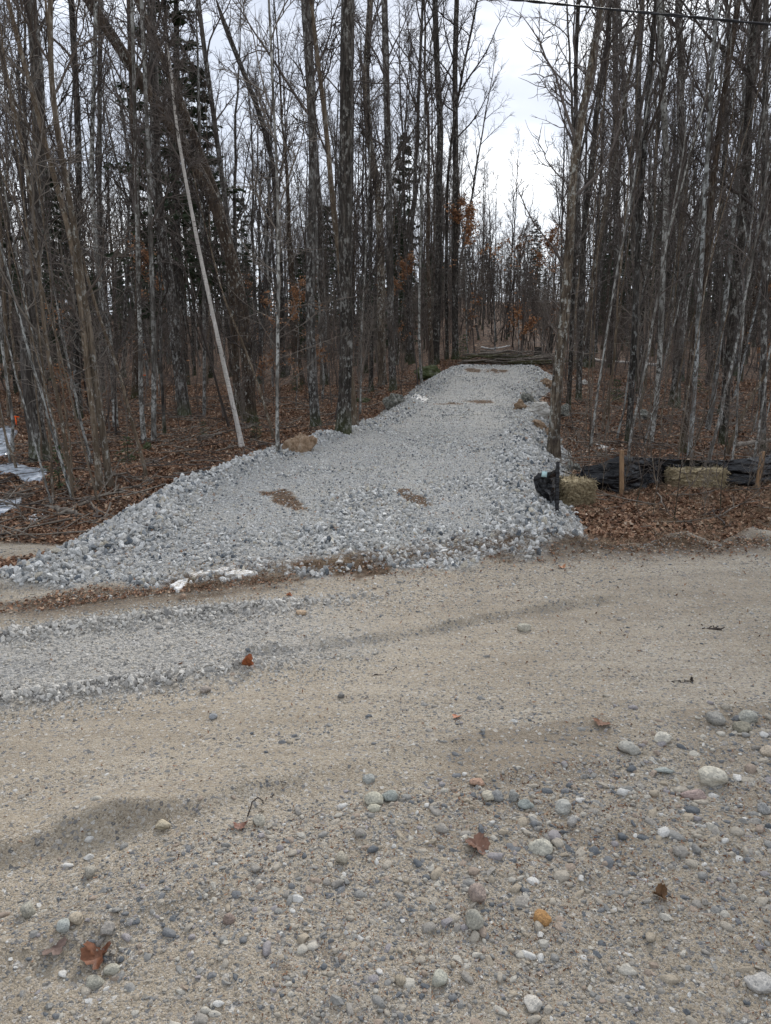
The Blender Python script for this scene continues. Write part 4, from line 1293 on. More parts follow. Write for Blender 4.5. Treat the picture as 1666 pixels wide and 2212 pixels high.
for i, (pts, w0, w1, bark, lab, H, cb) in enumerate(KEY):
    g = np.random.RandomState(500 + i)
    bs = unproject(*pts[0])
    Y = bs[1]
    W = [at_depth(px, py, Y) for px, py in pts]
    W[0] = bs
    W = np.array(W)
    # lean also a little in depth so that the trunk is not in one plane
    W[:, 1] += (W[:, 2] - W[0, 2]) * g.uniform(-0.02, 0.03)
    # straight on to the full height
    top = W[-1]
    d = norm(W[-1] - W[-2])
    while top[2] - bs[2] < H and len(W) < 24:
        d = norm(d + np.array([0, 0, 0.25]))
        top = top + d * min(1.5, max(0.5, H - (top[2] - bs[2])))
        W = np.vstack([W, top])
    W = np.vstack([[bs + [0, 0, -0.15]], W])
    loc = np.array([bs[0], bs[1], bs[2]])
    P, L = resample(W - loc, 44)
    zt = at_depth(pts[-1][0], pts[-1][1], Y)[2] - bs[2]
    m2p = Y / FPX * 0.5 * 0.98
    hz = np.clip(P[:, 2], 0, None)
    r_at = w0 * 0.86 + (w1 - w0 * 0.86) * np.clip(hz / max(zt, 0.5), 0, 1)
    beyond = np.clip((hz - zt) / max(H - zt, 0.5), 0, 1)
    Rd = r_at * m2p * (1 - beyond) ** 0.8 + 0.004
    Rd *= 1 + 0.28 * np.exp(-hz / 0.22)
    tv, tf = trunk_tube(P, Rd, 14 if w0 > 12 else 9, w0 > 12, g)
    root = empty('birch_tree' if 'birch' in bark else ('sapling_tree' if w0 < 10 else 'hardwood_tree'), loc)
    tag(root, lab, 'tree', 'bare trees along the edge of the woods')
    obj('trunk', mesh_np('trunk', tv, tf, True, [M[bark]]), root)
    big = w0 * m2p * 2 > 0.14
    n1 = 16 if big else 12
    parts, _, _ = crown_for(g, P, Rd, H, n1, 6, 5, cb if big else max(cb - 0.08, 0.15), 38 if big else 32, 0.23 if big else 0.20, twig=0.0030 if Y < 14 else 0.0038)
    # short dead twigs lower on the stem
    pl, rl = grow(g, P[None], Rd[None], 10 if big else 14, 0.10, cb, lambda t, N, m, g: g.uniform(0.2, 1.3, (N, m)), 62, 6, up=0.2, wig=0.14, rmin=0.003, rfrac=0.12)
    parts.append(tubes(pl, rl, 3))
    pl2, rl2 = grow(g, pl, rl, 4, 0.3, 0.95, lambda t, N, m, g: g.uniform(0.08, 0.4, (N, m)), 40, 4, up=0.1, wig=0.12, rmin=0.0025, rfrac=0.7)
    parts.append(tubes(pl2, rl2, 3))
    V, F = join_parts(parts)
    obj('crown', mesh_np('crown', V, F, False, [M['twig'] if Y > 12 else M['twig_pale']]), root)
    BASES.append((loc[0], loc[1], w0 * m2p))

# ---- the other trees one can tell apart, up to about 45 m in
pos = []
tries = 0
want = 160
avoid = [(b[0], b[1]) for b in BASES]
rf = np.random.RandomState(21)
while len(pos) < want and tries < 40000:
    tries += 1
    Y = 15 + 33 * rf.rand() ** 0.8
    X = rf.uniform(-0.60, 0.60) * Y * 1.02
    px, py = project((X, Y, 0))
    if (935 < px < 1215 and Y < 34) or (150 < px < 560 and Y < 29):
        continue
    d, _ta = drive_d(np.array([X]), np.array([Y]))
    if Y < 27 and d[0] > -1.0 or (X > 0 and Y < 17):
        continue
    mind = 1.1 if Y > 22 else 1.5
    if any((X - a) ** 2 + (Y - b) ** 2 < mind * mind for a, b in avoid):
        continue
    avoid.append((X, Y))
    pos.append((X, Y))
pos.sort(key=lambda p: p[1])
LM = [(90, 'the thick left trunk'), (239, 'the stoutest tan sapling'), (400, 'the thick flared trunk'), (525, 'the white birch'), (682, 'the blotchy lichened trunk'), (742, 'the dark scaly trunk'), (850, 'the grey boulder'), (984, 'the sky gap'), (1195, 'the big golden birch'), (1342, 'the first wooden stake'), (1508, 'the second straw bale'), (1640, 'the second wooden stake')]
ORD = ['first', 'second', 'third', 'fourth', 'fifth', 'sixth', 'seventh', 'eighth', 'ninth', 'tenth', 'eleventh', 'twelfth', 'thirteenth', 'fourteenth']
rows = []
for (X, Y) in pos:
    u = rf.rand()
    if Y < 24:
        kn = rf.choice(['spotted', 'tan', 'grey', 'brown', 'dark'], p=[.3, .2, .2, .15, .15])
    else:
        kn = rf.choice(['spotted', 'tan', 'grey', 'brown', 'dark'], p=[.14, .08, .3, .2, .28])
    v = rf.randint(2)
    px, _ = project((X, Y, 0))
    band = 'near the front' if Y < 23 else ('in middle distance' if Y < 33 else 'deep in the woods')
    rows.append(dict(X=X, Y=Y, kn=kn, v=v, px=px, band=band, s=rf.uniform(0.8, 1.2)))
desc = {('grey', 0): 'tall grey tree', ('grey', 1): 'forked grey lichened tree', ('dark', 0): 'tall dark barked tree', ('dark', 1): 'forked dark barked tree', ('brown', 0): 'brown furrowed tree', ('brown', 1): 'slim forked brown tree', ('spotted', 0): 'slender white spotted tree', ('spotted', 1): 'thin forked spotted tree', ('tan', 0): 'slender tan tree', ('tan', 1): 'thin forked tan tree'}
seen = {}
for r in sorted(rows, key=lambda r: r['px']):
    lm = min(LM, key=lambda l: abs(l[0] - r['px']))
    side = 'left' if r['px'] < lm[0] else 'right'
    r['key'] = (desc[(r['kn'], r['v'])], side, lm[1], r['band'])
    seen.setdefault(r['key'], []).append(r)
for key, lst in seen.items():
    lst.sort(key=lambda r: r['px'], reverse=key[1] == 'left')
    for k, r in enumerate(lst):
        r['lab'] = '%s%s %s of %s %s' % ((ORD[k] + ' ') if len(lst) > 1 else '', key[0].replace(' lichened', ''), key[1], key[2], key[3])
for r in rows:
    if 950 < r['px'] < 1200:
        r['s'] *= 0.5
    tm, cm = PROTO[r['kn']][r['v']]
    o = place('hardwood_tree', (tm, cm), ('trunk', 'crown'), r['X'], r['Y'], rf.uniform(0, 6.28), (r['s'], r['s'], r['s'] * rf.uniform(0.9, 1.1)), (rf.normal(0, 0.05), rf.normal(0, 0.055)))
    tag(o, r['lab'], 'tree', 'bare trees filling the woods')

# ---- thin leaning saplings crowding the front of the woods
gs = np.random.RandomState(88)
ORD2 = ORD + ['fifteenth', 'sixteenth', 'seventeenth', 'eighteenth', 'nineteenth', 'twentieth']
for side, pxs, Ys, lean in (('left', np.sort(gs.uniform(-30, 215, 11)), (10.0, 14.5), -0.13), ('right', np.sort(gs.uniform(1265, 1690, 20)), (12.3, 17.0), 0.11)):
    for k, px in enumerate(pxs):
        Y = gs.uniform(*Ys)
        p = at_depth(px, 900, Y)
        kn = ['tan', 'spotted'][gs.randint(2)]
        tm, cm = PROTO[kn][1] if gs.rand() < 0.6 else PROTO[kn][0]
        sx = gs.uniform(0.38, 0.62)
        o = place('sapling_tree', (tm, cm), ('trunk', 'crown'), p[0], Y, 0, (sx, sx, gs.uniform(0.62, 0.95)))
        ln = lean * gs.uniform(0.1, 1.6)
        o.rotation_euler = (Matrix.Rotation(ln, 3, 'Y') @ Matrix.Rotation(gs.normal(0, 0.04), 3, 'X') @ Matrix.Rotation(gs.uniform(0, 6.28), 3, 'Z')).to_euler()
        nm = 'tan' if kn == 'tan' else 'spotted'
        if side == 'left':
            lab = 'thin %s sapling at the edge of the left woods, %s from left' % (nm, ORD2[k])
        else:
            lab = 'thin %s sapling right behind the black fence, %s from left' % (nm, ORD2[k])
        tag(o, lab, 'tree', 'thin saplings crowding the edge of the woods')

# ---- conifers
for k, (px, Yd, s, lab, pr) in enumerate((
        (400, 30, 1.35, 'dark shaggy spruce behind the thick leaning brown tree', 0),
        (455, 34, 1.0, 'dark spruce right of the shaggy one, seen between leaning trunks', 0),
        (345, 36, 0.85, 'dark spruce deep in the woods left of the shaggy one', 0),
        (872, 46, 0.95, 'dark open spruce between the grey boulder and the dark trunks', 0),
        (858, 42, 0.8, 'small dark spruce behind the pale lichened trunk', 1),
        (140, 30, 0.9, 'bushy dark hemlock behind the left saplings', 1),
        (30, 27, 0.85, 'bushy dark hemlock at the left edge', 1),
        (1150, 84, 0.7, 'distant dark fir under the sky gap, right one', 1),
        (1040, 88, 0.7, 'distant dark fir under the sky gap, left one', 1))):
    p = at_depth(px, 800, Yd)
    o = place('spruce_tree', CON[pr], ('trunk', 'boughs', 'needles'), p[0], Yd, k * 1.3, s)
    tag(o, lab, 'spruce', 'conifers among the bare trees')
for k, (px, py, s, lab) in enumerate((
        (278, 1002, 0.75, 'little green spruce seedling left of the mossy stone'),
        (130, 1055, 0.6, 'low green spruce seedling beside the ice'),
        (440, 945, 0.5, 'tiny green seedling left of the white birch'),
        (555, 950, 0.45, 'tiny green seedling between white birch and tan boulder'),
        (640, 850, 1.1, 'young green hemlock above the tan boulder'),
        (1000, 780, 0.9, 'small green spruce left of the brush pile'),
        (1330, 870, 0.9, 'young green hemlock far behind the first fence stake'),
        (1500, 850, 1.0, 'young green hemlock behind the second straw bale'))):
    p = unproject(px, py)
    o = place('young_spruce', CONS[k % 2], ('trunk', 'boughs', 'needles'), p[0], p[1], k * 1.1, s)
    tag(o, lab, 'seedling', 'young evergreens on the forest floor')

# ---- beech saplings holding dry leaves
for k, (px, py, s, lab) in enumerate((
        (570, 850, 1.2, 'beech sapling with dry orange leaves left of the tan boulder'),
        (640, 880, 0.8, 'low beech sapling with dry leaves above the tan boulder'),
        (600, 800, 1.5, 'tall beech sapling with orange leaves behind the thin stems'),
        (540, 790, 1.6, 'tall beech sapling with rusty leaves behind the leaning tree'),
        (345, 860, 1.1, 'beech sapling with tan leaves behind the spotted trunks'),
        (380, 870, 0.8, 'low beech sapling with tan leaves left of thick grey trunk'),
        (700, 830, 1.1, 'beech sapling with orange leaves between the two thick trunks'),
        (690, 900, 0.5, 'low leafy beech shoot between the two thick trunks'),
        (60, 880, 1.1, 'beech sapling with dry leaves behind the thick left trunk'),
        (160, 900, 1.0, 'beech sapling with dry leaves behind the left saplings'),
        (1010, 775, 1.3, 'beech sapling with orange leaves left of the brush pile'),
        (1070, 765, 1.4, 'beech sapling with orange leaves just behind the brush pile'),
        (1120, 768, 1.5, 'beech sapling with orange leaves right behind the brush pile'),
        (1170, 765, 1.2, 'beech sapling with rusty leaves beside the tall stump'),
        (1560, 860, 1.0, 'beech sapling with dry leaves deep behind right fence'),
        (1640, 840, 1.2, 'beech sapling with rusty leaves near the right edge'),
        (860, 800, 1.0, 'beech sapling with dry leaves behind the grey boulder'),
        (740, 800, 1.2, 'beech sapling with orange leaves behind the dark scaly trunk'))):
    p = unproject(px, py)
    o = place('beech_sapling', BEECH[k % 3], ('trunk', 'crown', 'leaves'), p[0], p[1], k * 1.7, s)
    tag(o, lab, 'sapling', 'beech saplings holding their dry leaves')

# ---- bare thin shrubs in front of the fence
SHR = [(1375, 1095, 1.0), (1410, 1120, .8), (1455, 1130, .9), (1345, 1085, .7), (1555, 1110, .85), (1490, 1090, .8), (1225, 1090, .6), (1300, 1070, .75), (1600, 1120, .6), (1520, 1145, .5), (1270, 1085, .8), (1640, 1105, .7)]
SHL = ['at the foot of the first fence stake', 'right of the first stake, taller stem', 'midway between stake and second bale, nearest the road', 'just left of the first fence stake', 'in front of right end of the second bale', 'in front of the second bale', 'beside the first bale', 'between first bale and stake', 'between second bale and second stake', 'near the road below the second bale', 'at the right end of the first bale', 'at the right edge below the second stake']
for k, ((px, py, s), l) in enumerate(zip(SHR, SHL)):
    p = unproject(px, py)
    o = place('bare_shrub', SAP[[1, 3][k % 2]], ('stem', 'branches'), p[0], p[1], k * 2.1, s * 0.62, (random.gauss(0, .08), random.gauss(0, .08)))
    tag(o, 'thin bare reddish shrub ' + l, 'shrub', 'thin bare shrubs in front of the black fence')


# ---- far woods and undergrowth as masses
def stuff_trees():
    g = np.random.RandomState(31)
    meshes = []
    for nm in ('grey', 'dark', 'brown', 'spotted', 'tan'):
        for tm, cm in PROTO[nm]:
            bm = bmesh.new()
            bm.from_mesh(tm)
            nf = len(bm.faces)
            bm.from_mesh(cm)
            bm.faces.ensure_lookup_table()
            for f in bm.faces[nf:]:
                f.material_index = 1
            me = bpy.data.meshes.new('tree')
            bm.to_mesh(me)
            bm.free()
            me.materials.append(tm.materials[0])
            me.materials.append(cm.materials[0])
            meshes.append(me)
    coll = proto_coll('tree_protos', meshes)
    n = 950
    Y = 46 + 110 * g.rand(n) ** 0.8
    X = g.uniform(-0.64, 0.64, n) * Y
    px = 833 + FPX * X / (Y * 0.98)
    keep = ~((px > 985) & (px < 1200) & (Y < 47))
    gap = (px > 985) & (px < 1200)
    X, Y, px, gap = X[keep], Y[keep], px[keep], gap[keep]
    Z = terrain(X, Y)
    n = len(X)
    P = np.stack([X, Y, Z], -1)
    s = g.uniform(0.75, 1.15, n) * np.where(gap, 0.52, 1.0)
    rot = np.stack([g.normal(0, .03, n), g.normal(0, .03, n), g.uniform(0, 6.28, n)], -1)
    idx = g.choice(10, n, p=[.15, .14, .15, .14, .12, .1, .06, .05, .05, .04])
    scatter('distant_woods', P, rot, np.repeat(s[:, None], 3, 1), idx, coll)
    # dark evergreens on the far ridge
    em = []
    for tm, bm_, nm_ in CON:
        bm = bmesh.new()
        for q, m_ in enumerate((tm, bm_, nm_)):
            n0 = len(bm.faces)
            bm.from_mesh(m_)
            bm.faces.ensure_lookup_table()
            for f in bm.faces[n0:]:
                f.material_index = q
        me = bpy.data.meshes.new('evergreen')
        bm.to_mesh(me)
        bm.free()
        for m_ in (tm, bm_, nm_):
            me.materials.append(m_.materials[0])
        em.append(me)
    ecoll = proto_coll('evergreen_protos', em)
    m_ = 420
    Ye = 50 + 90 * g.rand(m_)
    Xe = g.uniform(-0.62, 0.62, m_) * Ye
    pe = 833 + FPX * Xe / (Ye * 0.98)
    ke = ~((pe > 960) & (pe < 1230) & (Ye < 100))
    Xe, Ye = Xe[ke], Ye[ke]
    m_ = len(Xe)
    scatter('distant_evergreens', np.stack([Xe, Ye, terrain(Xe, Ye) - 0.3], -1), np.stack([0 * Xe, 0 * Xe, g.uniform(0, 6, m_)], -1), np.repeat(g.uniform(0.35, 0.85, (m_, 1)), 3, 1), g.randint(0, 2, m_), ecoll)
    # undergrowth
    sm = []
    for tm, cm in SAP:
        bm = bmesh.new()
        bm.from_mesh(tm)
        bm.from_mesh(cm)
        me = bpy.data.meshes.new('sapling')
        bm.to_mesh(me)
        bm.free()
        me.materials.append(cm.materials[0])
        sm.append(me)
    coll = proto_coll('sapling_protos', sm)
    n = 720
    Y = 14 + 62 * g.rand(n) ** 0.8
    X = g.uniform(-0.62, 0.62, n) * Y
    px = 833 + FPX * X / (Y * 0.98)
    d, _ = drive_d(X, Y)
    keep = ~((Y < 28) & (d > -0.7)) & ~((px > 960) & (px < 1215) & (Y < 30)) & ~((Y < 13) & (g.rand(n) < 0.3)) & ~((X > 1) & (Y < 13.5))
    X, Y = X[keep], Y[keep]
    X = np.concatenate([X, g.uniform(1.5, 11, 130)])
    Y = np.concatenate([Y, g.uniform(30, 46, 130)])
    n = len(X)
    P = np.stack([X, Y, terrain(X, Y)], -1)
    s = g.uniform(0.5, 1.25, n)
    rot = np.stack([g.normal(0, .12, n), g.normal(0, .12, n), g.uniform(0, 6.28, n)], -1)
    scatter('undergrowth', P, rot, np.repeat(s[:, None], 3, 1), g.randint(0, 4, n), coll)


stuff_trees()


# ------------------------------------------------------------------ leaf litter, sticks, dry grass
def leaf_mesh(seed, lobes=True):
    g = np.random.RandomState(seed)
    m = 10
    a = np.linspace(0, 2 * np.pi, m, endpoint=False)
    r = 0.36 + 0.14 * np.cos(5 * a / 1.0) * (1 if lobes else 0.2)
    r *= g.uniform(0.85, 1.15, m)
    V = np.stack([r * np.cos(a) * 1.2, r * np.sin(a) * 0.85, 0.16 * np.cos(a * 2 + g.uniform(0, 6)) * g.uniform(.5, 1.5) + g.normal(0, 0.05, m)], -1)
    V = np.vstack([[[0, 0, g.uniform(-.12, 0.02)]], V])
    F = np.array([[0, 1 + k, 1 + (k + 1) % m] for k in range(m)])
    return mesh_np('leaf', V, F, False, [M['leaf']])


LEAVES = [leaf_mesh(k, k % 2 == 0) for k in range(8)]
C_LF = proto_coll('leaf_protos', LEAVES)


def stick_mesh(seed, mat='deadwood'):
    g = np.random.RandomState(seed)
    K = 6
    P = np.zeros((1, K, 3))
    P[0, :, 0] = np.linspace(-.5, .5, K)
    P[0, :, 1] = np.cumsum(g.normal(0, 0.03, K))
    P[0, :, 2] = np.cumsum(g.normal(0, 0.012, K)) + 0.01
    Rd = np.linspace(0.011, 0.004, K)[None]
    parts = [tubes(P, Rd, 4)]
    p2, r2 = grow(g, P, Rd, 3, 0.2, 0.9, lambda t, N, m, g: g.uniform(0.1, 0.35, (N, m)), 40, 4, up=0.0, wig=0.1, rmin=0.003, rfrac=0.6)
    parts.append(tubes(p2, r2, 3))
    V, F = join_parts(parts)
    return mesh_np('stick', V, F, False, [M[mat]])


STICKS = [stick_mesh(k) for k in range(6)] + [stick_mesh(20 + k, 'twig') for k in range(4)]
C_ST = proto_coll('stick_protos', STICKS)


def blade_mesh(seed):
    g = np.random.RandomState(seed)
    n = 26
    K = 4
    P = np.zeros((n, K, 3))
    az = g.uniform(0, 6.28, n)
    d = np.stack([np.cos(az), np.sin(az), g.uniform(0.1, 1.6, n)], -1)
    d = norm(d)
    P[:, 0] = g.normal(0, 0.12, (n, 3)) * [1, 1, 0]
    for k in range(1, K):
        d = norm(d + g.normal(0, .15, d.shape) + [0, 0, -0.35])
        P[:, k] = P[:, k - 1] + d * g.uniform(0.12, 0.3, (n, 1))
    Rd = np.full((n, K), 0.0055) * np.linspace(1, .4, K)[None]
    V, F = tubes(P, Rd, 3)
    return mesh_np('blade', V, F, False, [M['drygrass']])


BL = [blade_mesh(k) for k in range(4)]
C_BL = proto_coll('blade_protos', BL)


def build_litter():
    g = np.random.RandomState(77)
    n = 250000
    r = np.sqrt(g.uniform(5.0 ** 2, 27 ** 2, n) * 0 + (5 + 26 * g.rand(n) ** 1.25) ** 2)
    a = g.uniform(R(-31), R(31), n)
    x, y = r * np.sin(a), r * np.cos(a)
    gr, lit, soil, tr = zones(x, y)
    patchy = 0.45 + 0.55 * sstep(-0.25, 0.15, fbm(x, y, 0.9, 3, 90))
    w = np.maximum(lit * patchy, 0.0)
    w = np.maximum(w, soil * 0.5 * (1 - gr))
    s_, t_ = st_of(x, y)
    w = np.maximum(w, 0.012 * (gr > 0.5))
    w = np.maximum(w, 0.28 * dirt_patches(x, y) * (gr > 0.5))
    keep = g.rand(n) < w
    x, y, lit, r = x[keep], y[keep], lit[keep], r[keep]
    n = len(x)
    size = (0.022 + 0.055 * g.rand(n) ** 1.4) * np.where(lit > 0.5, 1, 0.42) * (1 + 0.015 * r)
    z = terrain(x, y) + g.uniform(0.003, 0.03, n) * (lit > 0.5) + 0.01
    rot = np.stack([g.normal(0, .42, n), g.normal(0, .42, n), g.uniform(0, 6.28, n)], -1)
    o = scatter('leaf_litter', np.stack([x, y, z], -1), rot, np.repeat(size[:, None], 3, 1), g.randint(0, 8, n), C_LF)
    # sticks
    n = 5200
    r = 5.4 + 22 * g.rand(n) ** 1.2
    a = g.uniform(R(-31), R(31), n)
    x, y = r * np.sin(a), r * np.cos(a)
    gr, lit, soil, tr = zones(x, y)
    keep = g.rand(n) < np.maximum(lit * np.where((x > 1.5) & (y < 12), 0.15, 0.6), 0.1 * soil + 0.0015)
    x, y = x[keep], y[keep]
    n = len(x)
    z = terrain(x, y) + g.uniform(0.005, 0.07, n)
    rot = np.stack([g.normal(0, .3, n), g.normal(0, .16, n), g.uniform(0, 6.28, n)], -1)
    s = g.uniform(0.2, 1.4, n) ** 1.2 * np.where((lit[keep] > 0.5) & (y > 7.6), 1, 0.3)
    scatter('fallen_sticks', np.stack([x, y, z], -1), rot, np.repeat(s[:, None], 3, 1), g.randint(0, 10, n), C_ST)
    # dry weeds and canes in the hollow before the fence and hay crumbs along the road edge
    n = 900
    x = g.uniform(1.6, 6.8, n)
    y = g.uniform(6.0, 11.5, n)
    gr, lit, soil, tr = zones(x, y)
    keep = (lit > 0.4) & (g.rand(n) < 0.3 + 0.7 * sstep(2.5, 4.5, x))
    x, y = x[keep], y[keep]
    n1 = len(x)
    s = g.uniform(0.2, 0.5, n1)
    xs, ys, ss = [x], [y], [s]
    m_ = 900
    s_ = g.uniform(0.3, 7, m_)
    t_ = 5.3 + g.normal(0, 0.14, m_)
    xx, yy = s_ * CR - t_ * SR, s_ * SR + t_ * CR
    xs.append(xx)
    ys.append(yy)
    ss.append(g.uniform(0.10, 0.28, m_))
    x, y, s = map(np.concatenate, (xs, ys, ss))
    n = len(x)
    z = terrain(x, y)
    sv = np.stack([s, s, s * np.where(s < 0.3, 0.3, 0.8)], -1)
    rot = np.stack([g.normal(0, .2, n), g.normal(0, .2, n), g.uniform(0, 6.28, n)], -1)
    scatter('dry_grass', np.stack([x, y, z], -1), rot, sv, g.randint(0, 4, n), C_BL)
    # crumbs of brown leaf on the near shoulder
    n = 26000
    r = np.exp(g.uniform(math.log(1.3), math.log(7), n))
    a = g.uniform(R(-32), R(32), n)
    x, y = r * np.sin(a), r * np.cos(a)
    s_, t_ = st_of(x, y)
    gr, lit, soil, tr = zones(x, y)
    w = 0.8 * sstep(-0.1, 0.3, fbm(x, y, 2.0, 4, 95)) * (t_ < 2.3) * sstep(-0.5, 1.2, s_ + 0.6) + 0.04
    keep = (g.rand(n) < w) & (gr < 0.5) & (lit < 0.5)
    x, y, r = x[keep], y[keep], r[keep]
    n = len(x)
    size = r * 0.0035 * g.uniform(0.6, 1.8, n)
    rot = np.stack([g.normal(0, .7, n), g.normal(0, .7, n), g.uniform(0, 6.28, n)], -1)
    scatter('leaf_crumbs', np.stack([x, y, terrain(x, y) + size * 0.2], -1), rot, np.stack([size * 1.3, size * .6, size * .8], -1), g.randint(0, 8, n), C_LF)


build_litter()


# single leaves on the road
def road_leaf(px, py, w, col, lab, curl=0.4, seed=0):
    g = np.random.RandomState(seed + 5)
    p = unproject(px, py)
    dist = np.linalg.norm(p - np.array([0, 0, CAMZ]))
    W = w / FPX * dist
    m = 30
    a = np.linspace(0, 2 * np.pi, m, endpoint=False)
    prof = 0.34 + 0.16 * np.abs(np.cos(2.5 * a)) ** 0.7 + 0.03 * np.cos(15 * a)
    rings = [0.33, 0.66, 1.0]
    V = [np.array([[0, 0, 0.0]])]
    for q in rings:
        rr = prof * q * W
        x = rr * np.cos(a)
        y = rr * np.sin(a)
        z = curl * W * (q ** 1.6) * (0.35 + 0.35 * np.cos(2 * a + seed)) + g.normal(0, 0.02, m) * W
        V.append(np.stack([x, y, z], -1))
    V = np.vstack(V)
    F3 = np.array([[0, 1 + k, 1 + (k + 1) % m] for k in range(m)])
    F4 = np.array([[1 + i * m + k, 1 + (i + 1) * m + k, 1 + (i + 1) * m + (k + 1) % m, 1 + i * m + (k + 1) % m] for i in range(2) for k in range(m)])
    mt = mat_simple('dry_leaf', [(0.3, tuple(0.5 * c for c in col)), (0.6, col)], 60, 0.6, 0.5, 0.004)
    root = empty('dry_leaf', (p[0], p[1], gz(p[0], p[1]) + 0.006), seed * 1.3)
    root.rotation_euler = (0.15, -0.1, seed * 1.3)
    bl = obj('blade', mesh_np('blade', V, [F3, F4], True, [mt]), root)
    sp = np.array([[0, 0, 0], [-0.3, 0.02, 0.01], [-0.62, 0.05, 0.06], [-0.85, 0.12, 0.05]])[None] * W
    tv, tf = tubes(sp, np.full((1, 4), 0.012 * W), 4)
    obj('stalk', mesh_np('stalk', tv, tf, True, [mt]), root)
    tag(root, lab, 'leaf', 'dry leaves on the road')


for k, a_ in enumerate((
        (215, 2072, 54, (0.20, 0.085, 0.045), 'crumpled orange brown leaf in the lower left foreground', 0.8),
        (1030, 1832, 50, (0.20, 0.105, 0.07), 'curled brown maple leaf left of the pale oval cobble', 0.45),
        (535, 1440, 28, (0.32, 0.10, 0.035), 'rusty upright leaf at the end of the stony track', 1.1),
        (987, 1553, 20, (0.42, 0.17, 0.09), 'small salmon coloured leaf alone on the road', 0.3),
        (1215, 1228, 18, (0.42, 0.2, 0.1), 'light orange leaf on the brown strip by the apron', 0.5),
        (1425, 1940, 28, (0.15, 0.08, 0.035), 'shrivelled dark leaf in the lower right', 1.0),
        (625, 1290, 14, (0.33, 0.12, 0.05), 'small rusty leaf on the dirt strip under the snow patch', 0.5),
        (1300, 1568, 36, (0.18, 0.085, 0.045), 'flat brown leaf in front of the stony patch', 0.2),
        (520, 1790, 30, (0.2, 0.10, 0.07), 'brown leaf by the pale grey cobble on the left', 0.4),
        (120, 2060, 44, (0.15, 0.10, 0.08), 'dull brown leaf left of the crumpled orange leaf', 0.2))):
    road_leaf(*a_[:5], curl=a_[5], seed=k)


# ------------------------------------------------------------------ boulders
def boulder(px, py, w, h, mt, lab, seed, depth=0.9, group=None, sink=0.3, cuts=11):
    p = unproject(px, py)
    dist = np.linalg.norm(p - np.array([0, 0, CAMZ]))
    W, H = w / FPX * dist, h / FPX * dist
    me = round_rock(seed, 4, 0.17, 1.0, M[mt], freq=1.7, name='boulder', cuts=cuts, smooth=False, deep=0.07)
    V = np.array([v.co[:] for v in me.vertices])
    ext = V.max(0) - V.min(0)
    o = obj('boulder', me)
    hh = H * (1 + sink)
    o.scale = (W / ext[0], W * depth / ext[1], hh / ext[2])
    y = p[1] + W * depth * 0.4
    zb = p[2]
    o.location = (p[0] * y / p[1], y, zb + hh * 0.5 - H * sink)
    tag(o, lab, 'boulder', group)


boulder(650, 976, 76, 40, 'boulder_tan', 'low tan boulder on the left rim of the driveway', 1, 0.7, sink=0.6)
boulder(852, 882, 48, 36, 'boulder_grey', 'rounded grey boulder half way up the left rim', 2, 0.8, cuts=9)
boulder(925, 822, 62, 32, 'moss', 'broad mossy boulder left of the driveway crest', 3, 0.8)
boulder(615, 812, 28, 32, 'boulder_grey', 'upright grey boulder back in the leaves', 4, 0.8)
boulder(790, 872, 34, 14, 'moss', 'flat mossy stone left of the grey boulder', 5, 0.8)
boulder(318, 975, 24, 18, 'moss', 'round mossy stone at the foot of the spotted trunks', 6, 0.9)
boulder(1122, 886, 28, 22, 'boulder_tan', 'brown round boulder, leftmost of the pile by the golden birch', 7, 0.9, 'boulders piled beside the golden birch')
boulder(1165, 902, 52, 32, 'boulder_pale', 'pale boulder in the middle of the pile by the golden birch', 8, 0.8, 'boulders piled beside the golden birch')
boulder(1140, 870, 34, 20, 'boulder_grey', 'grey boulder at the back of the pile by the golden birch', 9, 0.9, 'boulders piled beside the golden birch')
boulder(1163, 925, 34, 20, 'boulder_tan', 'tan boulder at the bottom of the pile by the golden birch', 10, 0.9, 'boulders piled beside the golden birch')
boulder(1187, 945, 28, 24, 'boulder_tan', 'brown boulder tucked against the foot of the golden birch', 11, 0.9, 'boulders piled beside the golden birch')
boulder(1215, 905, 34, 28, 'boulder_grey', 'grey boulder right of the golden birch trunk', 12, 0.9, 'boulders piled beside the golden birch')
boulder(1180, 838, 34, 20, 'boulder_tan', 'brown boulder on the right rim near the driveway crest', 13, 0.9)
boulder(1262, 833, 22, 14, 'boulder_pale', 'small pale boulder in leaves right of the golden birch', 14, 0.9)
boulder(1388, 910, 40, 22, 'boulder_grey', 'weathered grey boulder behind the black fence', 15, 0.9)
boulder(1238, 1020, 34, 22, 'boulder_grey', 'grey mottled rock behind the first straw bale', 16, 0.9)
boulder(190, 1240, 44, 12, 'boulder_pale', 'flat pale stone where the apron meets the left sand', 17, 0.6)
boulder(1140, 1150, 10, 6, 'boulder_pale', 'small whitish block on the driveway slope', 18, 0.9)


